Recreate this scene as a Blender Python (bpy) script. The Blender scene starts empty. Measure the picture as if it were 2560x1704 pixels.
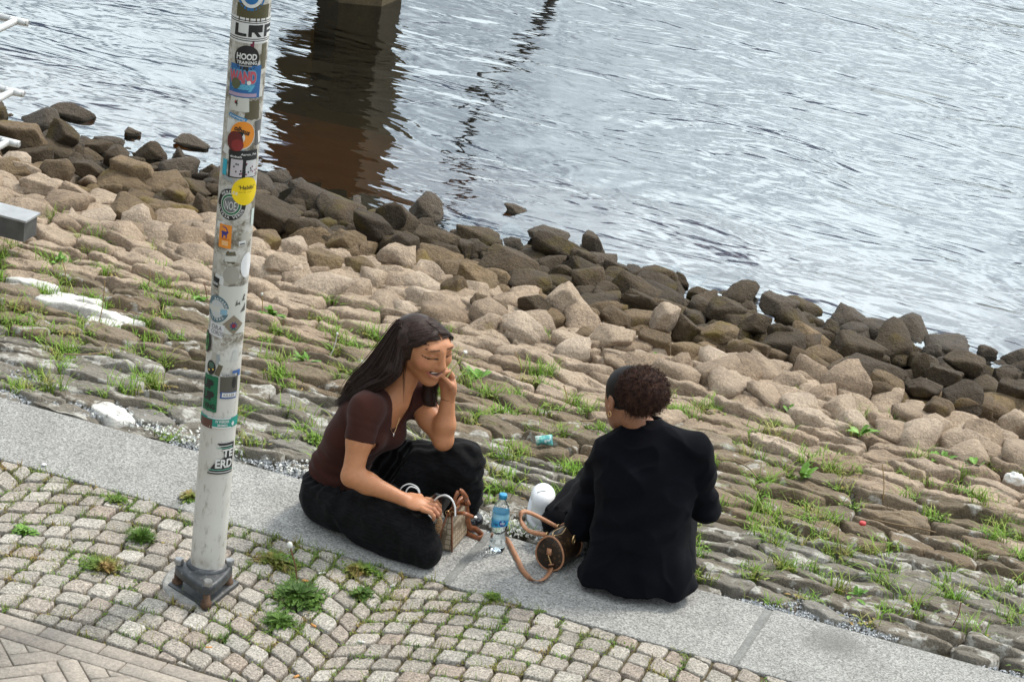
import bpy, bmesh, math, random
import numpy as np
from mathutils import Vector, Matrix, noise as mnoise

# ------------------------------------------------------------------ camera
SC = bpy.context.scene
COL = SC.collection
K = 1.08
IMW, IMH, FPX = 2560.0, 1704.0, 6986.06
CAM = np.array([2.61367, -7.73746, 4.37659]) * K
PITCH, YAW, ROLL = 0.403270, -0.310618, 0.122718
_f = np.array([math.sin(YAW)*math.cos(PITCH), math.cos(YAW)*math.cos(PITCH), -math.sin(PITCH)])
_r0 = np.array([math.cos(YAW), -math.sin(YAW), 0.0]); _u0 = np.cross(_r0, _f)
CR = _r0*math.cos(ROLL) + _u0*math.sin(ROLL)
CU = -_r0*math.sin(ROLL) + _u0*math.cos(ROLL)
CF = _f
cam_data = bpy.data.cameras.new('camera')
cam_data.sensor_width = 36.0
cam_data.lens = FPX/IMW*36.0
cam_data.clip_end = 2000.0
cam_data.clip_start = 0.1
cam = bpy.data.objects.new('camera', cam_data)
M = Matrix.Identity(4)
for i in range(3):
    M[i][0] = CR[i]; M[i][1] = CU[i]; M[i][2] = -CF[i]; M[i][3] = CAM[i]
cam.matrix_world = M
COL.objects.link(cam)
SC.camera = cam

# ------------------------------------------------------------------ sky, sun, exposure
SUN_EL, SUN_AZ = math.radians(52), math.radians(28)   # azimuth measured from +Y towards +X
world = bpy.data.worlds.new('World'); SC.world = world
world.use_nodes = True
wn = world.node_tree.nodes; wl = world.node_tree.links; wn.clear()
wo = wn.new('ShaderNodeOutputWorld'); wb = wn.new('ShaderNodeBackground')
sky = wn.new('ShaderNodeTexSky'); sky.sky_type = 'NISHITA'; sky.sun_disc = False
sky.sun_elevation = SUN_EL; sky.sun_rotation = SUN_AZ; sky.dust_density = 2.0; sky.air_density = 1.0
tc = wn.new('ShaderNodeTexCoord')
mp = wn.new('ShaderNodeMapping'); mp.inputs['Scale'].default_value = (1.0, 1.0, 2.2)
cn = wn.new('ShaderNodeTexNoise'); cn.inputs['Scale'].default_value = 3.0; cn.inputs['Detail'].default_value = 6.0
cn.inputs['Roughness'].default_value = 0.55
cr = wn.new('ShaderNodeValToRGB')
cr.color_ramp.elements[0].position = 0.40; cr.color_ramp.elements[1].position = 0.58
mx = wn.new('ShaderNodeMixRGB'); mx.inputs['Color2'].default_value = (21.0, 21.4, 22.0, 1)   # thin bright cloud
wl.new(tc.outputs['Generated'], mp.inputs['Vector']); wl.new(mp.outputs['Vector'], cn.inputs['Vector'])
# thin cloud is brighter towards the hidden sun
sdn = wn.new('ShaderNodeVectorMath'); sdn.operation = 'DOT_PRODUCT'
sdn.inputs[1].default_value = (math.sin(SUN_AZ)*math.cos(SUN_EL), math.cos(SUN_AZ)*math.cos(SUN_EL), math.sin(SUN_EL))
wl.new(tc.outputs['Generated'], sdn.inputs[0])
mr = wn.new('ShaderNodeMapRange'); mr.inputs['From Min'].default_value = -0.4; mr.inputs['From Max'].default_value = 1.0
mr.inputs['To Min'].default_value = 0.45; mr.inputs['To Max'].default_value = 1.75
wl.new(sdn.outputs['Value'], mr.inputs['Value'])
cm = wn.new('ShaderNodeMixRGB'); cm.blend_type = 'MULTIPLY'; cm.inputs['Fac'].default_value = 1.0; cm.inputs['Color1'].default_value = (22.3, 24.2, 25.0, 1)
wl.new(mr.outputs['Result'], cm.inputs['Color2']); wl.new(cm.outputs['Color'], mx.inputs['Color2'])
wl.new(cn.outputs['Fac'], cr.inputs['Fac']); wl.new(cr.outputs['Color'], mx.inputs['Fac'])
wl.new(sky.outputs['Color'], mx.inputs['Color1']); wl.new(mx.outputs['Color'], wb.inputs['Color'])
wb.inputs['Strength'].default_value = 0.052
wl.new(wb.outputs['Background'], wo.inputs['Surface'])
sun_d = bpy.data.lights.new('sun', 'SUN'); sun_d.energy = 2.2; sun_d.angle = math.radians(11); sun_d.color = (1.0, 0.94, 0.85)
sun = bpy.data.objects.new('sun', sun_d); COL.objects.link(sun)
_sd = Vector((math.sin(SUN_AZ)*math.cos(SUN_EL), math.cos(SUN_AZ)*math.cos(SUN_EL), math.sin(SUN_EL)))
sun.rotation_euler = (-_sd).to_track_quat('-Z', 'Y').to_euler()
sun.location = (0, 0, 20)
SC.view_settings.view_transform = 'Standard'
SC.view_settings.look = 'None'
SC.view_settings.exposure = 0.55
SC.view_settings.gamma = 1.0
SC.view_settings.use_curve_mapping = False

# ------------------------------------------------------------------ measures of the place
L = 1.0*K                 # slab length
W = 0.437*K               # slab width (near edge y=0)
SLOPE = math.tan(math.radians(10.0))
WATER_Z = -0.80*K
BRICK_Y = -0.942*K

def ray(px, py):
    return (px-IMW/2)/FPX*CR - (py-IMH/2)/FPX*CU + CF
def hit(px, py, n, p0):
    v = ray(px, py); n = np.array(n, float)
    return CAM + ((np.array(p0)-CAM)@n)/(v@n)*v
def on_z(px, py, z=0.0): return hit(px, py, (0, 0, 1), (0, 0, z))
def on_y(px, py, y): return hit(px, py, (0, 1, 0), (0, y, 0))
def bank_z(y):            # top of the bank without stones
    return -SLOPE*max(0.0, y-W)
def on_bank(px, py, up=0.0):
    return hit(px, py, (0, SLOPE, 1), (0, W, up))
def depth_of(p): return float((np.array(p)-CAM)@CF)
def px2m(n, p): return n*depth_of(p)/FPX

POLE = on_z(519, 1407, 0.10); POLE[2] = 0

# ------------------------------------------------------------------ helpers
def link(o, parent=None):
    COL.objects.link(o)
    if parent is not None: o.parent = parent
    return o
def mesh_obj(name, verts, faces, material=None, parent=None, smooth=True, loc=None):
    me = bpy.data.meshes.new(name)
    me.from_pydata([tuple(map(float, v)) for v in verts], [], [tuple(map(int, f)) for f in faces])
    if smooth: me.shade_smooth()
    me.update()
    if material is not None: me.materials.append(material)
    o = bpy.data.objects.new(name, me)
    if loc is not None: o.location = loc
    return link(o, parent)
def bm_obj(name, bm, material=None, parent=None, smooth=True, loc=None):
    me = bpy.data.meshes.new(name); bm.normal_update(); bm.to_mesh(me); bm.free()
    if smooth: me.shade_smooth()
    if material is not None: me.materials.append(material)
    o = bpy.data.objects.new(name, me)
    if loc is not None: o.location = loc
    return link(o, parent)
def empty(name, loc=(0, 0, 0), rotz=0.0):
    o = bpy.data.objects.new(name, None); o.location = loc; o.rotation_euler = (0, 0, rotz)
    o.empty_display_size = 0.05
    return link(o)
def tag(o, label=None, cat=None, group=None, kind=None):
    if label: o['label'] = label
    if cat: o['category'] = cat
    if group: o['group'] = group
    if kind: o['kind'] = kind
    return o

# materials -----------------------------------------------------------------
class NT:
    def __init__(self, name):
        self.m = bpy.data.materials.new(name); self.m.use_nodes = True
        self.t = self.m.node_tree; self.n = self.t.nodes; self.l = self.t.links
        self.b = self.n['Principled BSDF']
    def new(self, k, **kw):
        x = self.n.new(k)
        for a, v in kw.items(): setattr(x, a, v)
        return x
    def coords(self, mode='pos', scale=(1, 1, 1), rnd=0.0):
        if mode == 'pos': v = self.new('ShaderNodeNewGeometry').outputs['Position']
        elif mode == 'obj': v = self.new('ShaderNodeTexCoord').outputs['Object']
        else: v = self.new('ShaderNodeTexCoord').outputs['UV']
        if rnd:
            oi = self.new('ShaderNodeObjectInfo'); mu = self.new('ShaderNodeMath', operation='MULTIPLY'); mu.inputs[1].default_value = rnd
            self.l.new(oi.outputs['Random'], mu.inputs[0])
            ad = self.new('ShaderNodeVectorMath', operation='ADD'); self.l.new(v, ad.inputs[0]); self.l.new(mu.outputs[0], ad.inputs[1]); v = ad.outputs[0]
        m = self.new('ShaderNodeMapping'); m.inputs['Scale'].default_value = scale
        self.l.new(v, m.inputs['Vector']); return m.outputs['Vector']
    def noise(self, vec, scale, detail=4, rough=0.55, dist=0.0):
        x = self.new('ShaderNodeTexNoise'); x.inputs['Scale'].default_value = scale; x.inputs['Detail'].default_value = detail
        x.inputs['Roughness'].default_value = rough; x.inputs['Distortion'].default_value = dist
        self.l.new(vec, x.inputs['Vector']); return x.outputs['Fac']
    def voro(self, vec, scale, feature='F1', out='Distance'):
        x = self.new('ShaderNodeTexVoronoi', feature=feature); x.inputs['Scale'].default_value = scale
        self.l.new(vec, x.inputs['Vector']); return x.outputs[out]
    def ramp(self, fac, stops):
        x = self.new('ShaderNodeValToRGB'); e = x.color_ramp.elements
        while len(e) < len(stops): e.new(0.5)
        if len(stops) == 1: stops = [(0.0, stops[0][1]), (1.0, stops[0][1])]
        for i, (p, c) in enumerate(stops):
            e[i].position = p
            e[i].color = (c, c, c, 1) if isinstance(c, (int, float)) else (*c, 1)
        self.l.new(fac, x.inputs['Fac']); return x.outputs['Color']
    def mix(self, fac, a, b, mode='MIX'):
        x = self.new('ShaderNodeMixRGB', blend_type=mode)
        for s, v in ((x.inputs['Fac'], fac), (x.inputs['Color1'], a), (x.inputs['Color2'], b)):
            if isinstance(v, (int, float)): s.default_value = v if s.name == 'Fac' else (v, v, v, 1)
            elif isinstance(v, tuple): s.default_value = (*v, 1)
            else: self.l.new(v, s)
        return x.outputs['Color']
    def math(self, op, a, b=0.0, clamp=False):
        x = self.new('ShaderNodeMath', operation=op); x.use_clamp = clamp
        for s, v in zip(x.inputs, (a, b)):
            if isinstance(v, (int, float)): s.default_value = v
            else: self.l.new(v, s)
        return x.outputs[0]
    def rand(self): return self.new('ShaderNodeObjectInfo').outputs['Random']
    def color(self, c):
        if isinstance(c, tuple): self.b.inputs['Base Color'].default_value = (*c, 1)
        else: self.l.new(c, self.b.inputs['Base Color'])
    def rough(self, r):
        if isinstance(r, (int, float)): self.b.inputs['Roughness'].default_value = r
        else: self.l.new(r, self.b.inputs['Roughness'])
    def bump(self, h, strength=0.5, dist=0.01):
        x = self.new('ShaderNodeBump'); x.inputs['Strength'].default_value = strength; x.inputs['Distance'].default_value = dist
        self.l.new(h, x.inputs['Height']); self.l.new(x.outputs['Normal'], self.b.inputs['Normal'])
    def spec(self, v): self.b.inputs['Specular IOR Level'].default_value = v
def plain(name, c, rough=0.5, metal=0.0, var=0.12, scale=40, spec=0.5):
    t = NT(name); v = t.coords('obj')
    n = t.noise(v, scale, 4)
    lo = tuple(x*(1-var) for x in c); hi = tuple(min(1, x*(1+var)) for x in c)
    t.color(t.ramp(n, [(0.3, lo), (0.7, hi)])); t.rough(rough); t.b.inputs['Metallic'].default_value = metal; t.spec(spec)
    return t.m

# geometry ------------------------------------------------------------------
def tube_mesh(pts, rad, seg=10, caps=True):
    """verts, faces of a tube along pts; rad is a number or one per point."""
    pts = [np.array(p, float) for p in pts]; n = len(pts)
    rads = [rad]*n if isinstance(rad, (int, float)) else list(rad)
    V, F = [], []
    t0 = pts[1]-pts[0]; t0 = t0/np.linalg.norm(t0)
    a = np.array([0, 0, 1.0]) if abs(t0[2]) < 0.9 else np.array([1.0, 0, 0])
    u = np.cross(t0, a); u /= np.linalg.norm(u)
    for i in range(n):
        t = pts[min(i+1, n-1)]-pts[max(i-1, 0)]; t = t/(np.linalg.norm(t)+1e-12)
        u = u-t*(u@t); u /= np.linalg.norm(u)+1e-12; w = np.cross(t, u)
        for k in range(seg):
            an = 2*math.pi*k/seg
            V.append(pts[i]+rads[i]*(math.cos(an)*u+math.sin(an)*w))
    for i in range(n-1):
        for k in range(seg):
            k2 = (k+1) % seg
            F.append((i*seg+k, i*seg+k2, (i+1)*seg+k2, (i+1)*seg+k))
    if caps:
        F.append(tuple(range(seg-1, -1, -1))); F.append(tuple((n-1)*seg+k for k in range(seg)))
    return V, F
def spline(pts, n=8):
    """Catmull-Rom through pts."""
    P = [np.array(p, float) for p in pts]; P = [2*P[0]-P[1]]+P+[2*P[-1]-P[-2]]
    out = []
    for i in range(1, len(P)-2):
        for k in range(n):
            t = k/n
            out.append(0.5*((2*P[i])+(-P[i-1]+P[i+1])*t+(2*P[i-1]-5*P[i]+4*P[i+1]-P[i+2])*t*t+(-P[i-1]+3*P[i]-3*P[i+1]+P[i+2])*t**3))
    out.append(P[-2]); return out
def ribbon_mesh(pts, width, thick, side):
    """flat strap along pts; side = direction(s) across the strap."""
    V, F = [], []
    n = len(pts)
    for i in range(n):
        p = np.array(pts[i]); t = np.array(pts[min(i+1, n-1)])-np.array(pts[max(i-1, 0)]); t = t/np.linalg.norm(t)
        s = np.array(side[i] if isinstance(side, list) else side, float); s = s-t*(s@t); s /= np.linalg.norm(s)
        nn = np.cross(t, s)
        w = width[i] if isinstance(width, (list, tuple)) else width
        for a, b in ((-1, -1), (1, -1), (1, 1), (-1, 1)):
            V.append(p+s*a*w/2+nn*b*thick/2)
    for i in range(n-1):
        for k in range(4):
            k2 = (k+1) % 4
            F.append((4*i+k, 4*i+k2, 4*i+4+k2, 4*i+4+k))
    F.append((3, 2, 1, 0)); F.append(tuple(4*(n-1)+k for k in range(4)))
    return V, F
def box_mesh(cx, cy, cz, sx, sy, sz):
    V = [(cx+sx*a/2, cy+sy*b/2, cz+sz*c/2) for a in (-1, 1) for b in (-1, 1) for c in (-1, 1)]
    F = [(0, 1, 3, 2), (4, 6, 7, 5), (0, 4, 5, 1), (2, 3, 7, 6), (0, 2, 6, 4), (1, 5, 7, 3)]
    return V, F
class MB:
    def __init__(self): self.V = []; self.F = []
    def add(self, vf):
        o = len(self.V); self.V += list(vf[0]); self.F += [tuple(i+o for i in f) for f in vf[1]]; return self
    def build(self, name, material, parent=None, smooth=False, loc=None):
        return mesh_obj(name, self.V, self.F, material, parent, smooth, loc)
def bevel_obj(o, w=0.003, seg=2, angle=0.6):
    b = o.modifiers.new('bevel', 'BEVEL'); b.width = w; b.segments = seg; b.limit_method = 'ANGLE'; b.angle_limit = angle
    return o
def clip_poly(poly, a, b, c):
    """keep the side a*x+b*y<=c."""
    out = []
    for i in range(len(poly)):
        p, q = poly[i], poly[(i+1) % len(poly)]
        dp, dq = a*p[0]+b*p[1]-c, a*q[0]+b*q[1]-c
        if dp <= 0: out.append(p)
        if (dp < 0 < dq) or (dq < 0 < dp):
            s = dp/(dp-dq); out.append((p[0]+s*(q[0]-p[0]), p[1]+s*(q[1]-p[1])))
    return out
def poly_area(p): return 0.5*sum(p[i][0]*p[(i+1) % len(p)][1]-p[(i+1) % len(p)][0]*p[i][1] for i in range(len(p)))
def inset_poly(poly, d):
    if poly_area(poly) < 0: poly = poly[::-1]
    out = list(poly)
    for i in range(len(poly)):
        p, q = poly[i], poly[(i+1) % len(poly)]
        nx, ny = q[1]-p[1], p[0]-q[0]; l = math.hypot(nx, ny)
        if l < 1e-6: continue
        nx /= l; ny /= l
        out = clip_poly(out, nx, ny, nx*p[0]+ny*p[1]-d)
        if len(out) < 3: return []
    return out
def chaikin(poly, it=2, f=0.25):
    for _ in range(it):
        o = []
        for i in range(len(poly)):
            p, q = poly[i], poly[(i+1) % len(poly)]
            o.append((p[0]+f*(q[0]-p[0]), p[1]+f*(q[1]-p[1]))); o.append((q[0]-f*(q[0]-p[0]), q[1]-f*(q[1]-p[1])))
        poly = o
    return poly
def resample(poly, n):
    P = np.array(poly+[poly[0]]); d = np.r_[0, np.cumsum(np.hypot(*(P[1:]-P[:-1]).T))]
    t = np.linspace(0, d[-1], n, endpoint=False)
    return np.stack([np.interp(t, d, P[:, 0]), np.interp(t, d, P[:, 1])], 1)
def nz(x, y, z=0.0): return mnoise.noise(Vector((x, y, z)))
def stone_mesh(poly, h, depth, tilt=(0, 0), dome=0.4, rough=0.1, seed=0.0, n=18, cut=0.25, rings=(0.0, 0.45, 0.75, 0.92, 1.0), it=2, ledge=0.0, edge=0.07, pw=4):
    """A stone that fills poly (local xy around 0): top at about z=h, sides down to -depth."""
    q = resample(chaikin(poly, it, cut), n)
    r = math.sqrt(abs(poly_area(poly))/math.pi)
    q = np.array([p*(1+edge*(nz(p[0]/r*1.3+seed, p[1]/r*1.3, 1.5)+0.6*nz(p[0]/r*3.5+seed, p[1]/r*3.5, 7.5))) for p in q])
    V, F = [], []
    for ri, s in enumerate(rings):
        pts = q*s if s > 0 else np.zeros((1, 2))
        for (x, y) in pts:
            z = h*(1-dome*s**pw)+tilt[0]*x+tilt[1]*y
            nn = nz(x/r*0.9+seed, y/r*0.9, seed*1.7)+0.5*nz(x/r*2.1+seed, y/r*2.1+9, seed)+0.28*nz(x/r*4.6+seed, y/r*4.6, seed+4)
            z += nn*rough*r
            if ledge: z += ledge*r*math.floor(2.5*(0.5+0.5*nz(x/r*0.6+seed, y/r*1.3, 3)))*0.4
            V.append((x, y, z))
    m = n
    o = 1
    for k in range(m): F.append((0, o+k, o+(k+1) % m))
    for ri in range(1, len(rings)-1):
        a = 1+(ri-1)*m; b = a+m
        for k in range(m):
            k2 = (k+1) % m; F.append((a+k, b+k, b+k2, a+k2))
    a = 1+(len(rings)-2)*m
    for s, zz in ((1.03, 0.45), (1.0, 1.0)):
        b = len(V)
        for k in range(m):
            x, y = q[k]*s; x += 0.06*r*nz(x/r*2+seed, y/r*2, 5.5); y += 0.06*r*nz(x/r*2+seed, y/r*2, 8.5)
            top = V[a+k][2] if zz < 1 else 0
            V.append((x, y, (V[a+k][2]*(1-zz)-depth*zz)))
        for k in range(m):
            k2 = (k+1) % m; F.append((a+k, b+k, b+k2, a+k2))
        a = b
    return V, F
def ico(sub):
    bm = bmesh.new(); bmesh.ops.create_icosphere(bm, subdivisions=sub, radius=1.0)
    bm.verts.ensure_lookup_table()
    V = np.array([v.co[:] for v in bm.verts]); F = [tuple(v.index for v in f.verts) for f in bm.faces]; bm.free()
    return V, F
ICO3 = ico(4); ICO2 = ico(3); ICO1 = ico(2)
def rock_mesh(sx, sy, sz, seed, base=None, planes=11, soft=34.0, rough=0.055):
    """faceted boulder: soft minimum over random support planes."""
    rg = np.random.RandomState(seed); D, F = base or ICO3
    N = rg.normal(size=(planes, 3)); N /= np.linalg.norm(N, axis=1)[:, None]
    d = rg.uniform(0.52, 0.95, planes)
    ax = np.vstack([np.eye(3), -np.eye(3)]); N = np.vstack([N, ax]); d = np.r_[d, rg.uniform(0.85, 1.0, 6)]
    c = np.maximum(D@N.T, 0.04)/d[None]
    r = 1.0/np.power(np.power(c, soft).sum(1), 1.0/soft)
    V = D*r[:, None]
    s = seed*0.37 % 50
    f = np.array([nz(v[0]*1.5+s, v[1]*1.5, v[2]*1.5)*1.2+0.6*nz(v[0]*4+s, v[1]*4, v[2]*4+3)+0.35*nz(v[0]*9+s, v[1]*9, v[2]*9) for v in V])
    V = V*(1+rough*f)[:, None]
    return V*np.array([sx, sy, sz]), F
def rot_z(V, a):
    c, s = math.cos(a), math.sin(a); V = np.array(V)
    return np.stack([V[:, 0]*c-V[:, 1]*s, V[:, 0]*s+V[:, 1]*c, V[:, 2]], 1)
def rot_any(V, rx, ry, rz):
    R_ = np.array(Matrix.Rotation(rz, 3, 'Z')@Matrix.Rotation(ry, 3, 'Y')@Matrix.Rotation(rx, 3, 'X'))
    return np.array(V)@R_.T
RND = random.Random(7)
# ================================================================== the setting
def stone_mat(name, tones, speck=0.25, speck_scale=220, lichen=None, moss=None, wet=0.0, bumpd=0.004, blot=0.25, grainscale=(1, 1, 1), rough=0.85, bs=0.6):
    t = NT(name); v = t.coords('pos', grainscale, rnd=37.0); v0 = t.coords('pos', rnd=11.0)
    k = len(tones)
    rc = t.ramp(t.rand(), [(i/(k-1) if k > 1 else 0, c) for i, c in enumerate(tones)])
    big = t.noise(v, 9.0, 5, 0.6)
    c = t.mix(1.0, rc, t.ramp(big, [(0.25, 1-blot*1.3), (0.5, 1.0), (0.75, 1+blot)]), 'MULTIPLY')
    fine = t.noise(v, speck_scale, 3, 0.7); grit = t.noise(v, 95, 4, 0.75)
    c = t.mix(1.0, c, t.ramp(grit, [(0.32, 0.72), (0.5, 1.0), (0.68, 1.25)]), 'MULTIPLY')
    c = t.mix(1.0, c, t.ramp(fine, [(0.3, 1-speck), (0.7, 1+speck)]), 'MULTIPLY')
    mid = t.noise(v, 45.0, 4, 0.65)
    c = t.mix(1.0, c, t.ramp(mid, [(0.3, 0.84), (0.7, 1.14)]), 'MULTIPLY')
    if lichen:
        amt, col, sc = lichen
        f = t.math('MULTIPLY', t.ramp(t.noise(v0, sc, 5, 0.62), [(0.62-amt, 0.0), (0.66-amt, 1.0)]), t.ramp(t.noise(v0, sc*7, 3), [(0.35, 0.35), (0.6, 1.0)]))
        c = t.mix(f, c, col)
    if moss:
        amt, col, sc = moss
        f = t.ramp(t.noise(v0, sc, 5, 0.6), [(0.66-amt, 0.0), (0.82-amt, 0.9)])
        c = t.mix(f, c, col)
    t.color(c)
    t.rough(t.ramp(big, [(0.3, rough-0.18*wet-0.1), (0.7, rough-0.25*wet)])); t.spec(0.3+0.3*wet)
    h = t.math('ADD', t.math('MULTIPLY', mid, 1.0), t.math('MULTIPLY', grit, 0.8))
    h = t.math('ADD', h, t.math('MULTIPLY', t.noise(v, 18.0, 4), 1.4))
    t.bump(h, bs, bumpd)
    return t.m
M_granite = stone_mat('granite_sett', [(0.235, 0.212, 0.178), (0.33, 0.305, 0.262), (0.26, 0.225, 0.187), (0.385, 0.358, 0.312), (0.275, 0.225, 0.183), (0.30, 0.28, 0.246)], speck=0.7, speck_scale=150, bumpd=0.004, blot=0.12)
M_rev_grey = stone_mat('lichened_grey_stone', [(0.17, 0.15, 0.12), (0.24, 0.215, 0.175), (0.19, 0.16, 0.12), (0.27, 0.255, 0.225)], lichen=(0.085, (0.55, 0.53, 0.48), 9.0), moss=(0.0, (0.15, 0.125, 0.04), 6.0), speck=0.3, grainscale=(1, 2.2, 1), bs=1.0, bumpd=0.011)
M_rev_brown = stone_mat('brown_pitching_stone', [(0.19, 0.14, 0.09), (0.25, 0.19, 0.125), (0.16, 0.125, 0.08), (0.29, 0.23, 0.165)], lichen=(0.04, (0.50, 0.48, 0.43), 8.0), moss=(0.03, (0.17, 0.13, 0.045), 5.0), speck=0.25, grainscale=(1, 2.0, 1), bs=1.0, bumpd=0.011)
M_pale = stone_mat('pale_sandstone', [(0.33, 0.245, 0.172), (0.42, 0.325, 0.238), (0.265, 0.193, 0.13), (0.475, 0.38, 0.29)], moss=(0.01, (0.22, 0.16, 0.05), 4.5), speck=0.25, bs=1.0, bumpd=0.014)
M_mid = stone_mat('tan_brown_rock', [(0.155, 0.107, 0.06), (0.22, 0.155, 0.09), (0.12, 0.082, 0.047), (0.18, 0.126, 0.073)], moss=(0.10, (0.17, 0.12, 0.02), 4.0), speck=0.28, bs=1.0, bumpd=0.016)
M_dark = stone_mat('dark_wet_rock', [(0.060, 0.041, 0.022), (0.090, 0.061, 0.033), (0.045, 0.031, 0.018), (0.11, 0.077, 0.043)], moss=(0.11, (0.105, 0.075, 0.012), 4.0), speck=0.35, wet=0.15, bs=1.0, bumpd=0.018)
M_wet = stone_mat('wet_black_rock', [(0.060, 0.044, 0.028), (0.095, 0.070, 0.046)], speck=0.3, wet=0.4, bs=1.0, bumpd=0.018)
M_white_stone = stone_mat('whitewashed_stone', [(0.62, 0.60, 0.56), (0.55, 0.53, 0.49)], speck=0.25, lichen=(-0.02, (0.25, 0.23, 0.2), 9.0))

t = NT('bedding_soil'); v = t.coords('pos')
t.color(t.mix(t.noise(v, 14, 5), t.ramp(t.noise(v, 300, 2), [(0.3, (0.07, 0.053, 0.035)), (0.7, (0.19, 0.145, 0.098))]), (0.10, 0.095, 0.045))); t.rough(0.95); t.spec(0.1)
t.bump(t.noise(v, 260, 3), 0.8, 0.006); M_soil = t.m
t = NT('bank_earth'); v = t.coords('pos')
t.color(t.ramp(t.noise(v, 30, 5), [(0.3, (0.06, 0.05, 0.03)), (0.7, (0.15, 0.125, 0.08))])); t.rough(0.95); t.spec(0.1)
t.bump(t.noise(v, 120, 4), 0.9, 0.012); M_earth = t.m
t = NT('river_silt'); v = t.coords('pos')
t.color(t.ramp(t.noise(v, 1.5, 4), [(0.3, (0.27, 0.195, 0.035)), (0.7, (0.34, 0.255, 0.05))])); t.rough(1.0); t.spec(0.0); M_silt = t.m
t = NT('orange_sand'); v = t.coords('pos')
t.color(t.ramp(t.noise(v, 3, 4), [(0.3, (0.66, 0.31, 0.03)), (0.7, (0.80, 0.40, 0.05))])); t.rough(1.0); t.spec(0.0); M_sand = t.m

# washed aggregate concrete of the slabs
t = NT('exposed_aggregate_concrete'); v = t.coords('pos')
vc = t.voro(v, 190, 'F1', 'Color'); sep = t.new('ShaderNodeSeparateColor'); t.l.new(vc, sep.inputs[0])
c = t.ramp(sep.outputs[0], [(0.0, (0.16, 0.157, 0.147)), (0.35, (0.27, 0.265, 0.25)), (0.7, (0.35, 0.345, 0.325)), (1.0, (0.46, 0.45, 0.425))])
c = t.mix(1.0, c, t.ramp(t.noise(v, 5, 6, 0.65), [(0.3, 0.80), (0.55, 1.0), (0.75, 1.08)]), 'MULTIPLY')
c = t.mix(1.0, c, t.ramp(t.rand(), [(0, 0.86), (1, 1.05)]), 'MULTIPLY')
# oily stain with a ragged outline
sp = on_z(2080, 1610, 0); vm = t.new('ShaderNodeVectorMath', operation='DISTANCE')
gp = t.new('ShaderNodeNewGeometry').outputs['Position']
wob = t.new('ShaderNodeTexNoise'); wob.inputs['Scale'].default_value = 7; wob.inputs['Detail'].default_value = 4; t.l.new(gp, wob.inputs['Vector'])
t.l.new(gp, vm.inputs[0]); vm.inputs[1].default_value = (float(sp[0]), float(sp[1]), 0)
dd = t.math('ADD', vm.outputs['Value'], t.math('MULTIPLY', wob.outputs['Fac'], 0.22))
c = t.mix(t.ramp(dd, [(0.13, 0.62), (0.25, 0.0)]), c, (0.13, 0.127, 0.12))
t.color(c); t.rough(0.85); t.spec(0.25); t.bump(t.math('ADD', t.voro(v, 210), t.noise(v, 60, 3)), 0.6, 0.003); M_slab = t.m
M_mortar = stone_mat('grey_mortar', [(0.20, 0.20, 0.19)], speck=0.2, bumpd=0.002)
M_brick = stone_mat('grey_brown_clinker', [(0.285, 0.248, 0.208), (0.33, 0.29, 0.245), (0.255, 0.22, 0.185), (0.31, 0.275, 0.235)], speck=0.12, blot=0.12, bumpd=0.001, rough=0.8)

# ground sheet: behind, cobble bed, under the bank, river bed out to the horizon
def strip(name, prof, x0, x1, nx, material, wob=0.0):
    V, F = [], []
    xs = np.linspace(x0, x1, nx)
    for (y, z) in prof:
        for x in xs:
            V.append((x, y, z+wob*nz(x*1.3, y*1.3, 2.2)))
    for j in range(len(prof)-1):
        for i in range(nx-1):
            a = j*nx+i; F.append((a, a+1, a+1+nx, a+nx))
    return mesh_obj(name, V, F, material)
ground = tag(strip('ground', [(-300, -0.013), (-20, -0.013), (-3, -0.013), (W*0.5, -0.013), (W*0.5+0.001, -0.09), (W+0.02, -0.09)], -300, 300, 3, M_soil), kind='structure')
bank = tag(strip('stone_bank', [(y, bank_z(y)-0.065) for y in np.linspace(W+0.02, 3.45*K, 24)], -14, 14, 120, M_earth, 0.02), kind='structure')
YS = 5.0*K
shore = tag(strip('rock_shore', [(3.45*K, bank_z(3.45*K)-0.065)]+[(y, bank_z(y)-0.10) for y in np.linspace(3.6*K, YS, 12)], -14, 14, 60, M_earth, 0.03), kind='structure')
zS = bank_z(YS)-0.10
bed = tag(strip('river_shelf', [(YS-0.02, zS), (5.6*K, WATER_Z-0.14), (6.2*K, WATER_Z-0.22), (6.85*K, WATER_Z-0.30), (6.92*K, WATER_Z-0.55)], -14, 14, 30, M_sand, 0.02), kind='structure')
deep = tag(strip('river_bed', [(6.85*K, WATER_Z-0.56), (9*K, WATER_Z-0.9), (14*K, WATER_Z-1.6), (40, WATER_Z-3), (600, WATER_Z-3)], -600, 600, 3, M_silt), kind='structure')

# water ---------------------------------------------------------------------
t = NT('river_water'); t.n.remove(t.b)
out = t.n['Material Output']
g = t.new('ShaderNodeBsdfGlossy'); g.inputs['Roughness'].default_value = 0.02; g.inputs['Color'].default_value = (0.93, 0.98, 1.0, 1)
tr = t.new('ShaderNodeBsdfTransparent'); tr.inputs['Color'].default_value = (0.86, 0.70, 0.32, 1)
fr = t.new('ShaderNodeFresnel'); fr.inputs['IOR'].default_value = 4.2
ms = t.new('ShaderNodeMixShader')
v = t.coords('pos', (1, 1, 1))
def wav(scale, sx, sy, rot, detail=2, dist=0.0):
    m = t.new('ShaderNodeMapping'); m.inputs['Rotation'].default_value = (0, 0, rot); m.inputs['Scale'].default_value = (sx, sy, 1)
    t.l.new(v, m.inputs['Vector']); return t.noise(m.outputs['Vector'], scale, detail, 0.5, dist)
h = t.math('MULTIPLY', wav(1.3, 0.6, 1.3, 0.55, 3, 0.8), 0.046)
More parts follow.
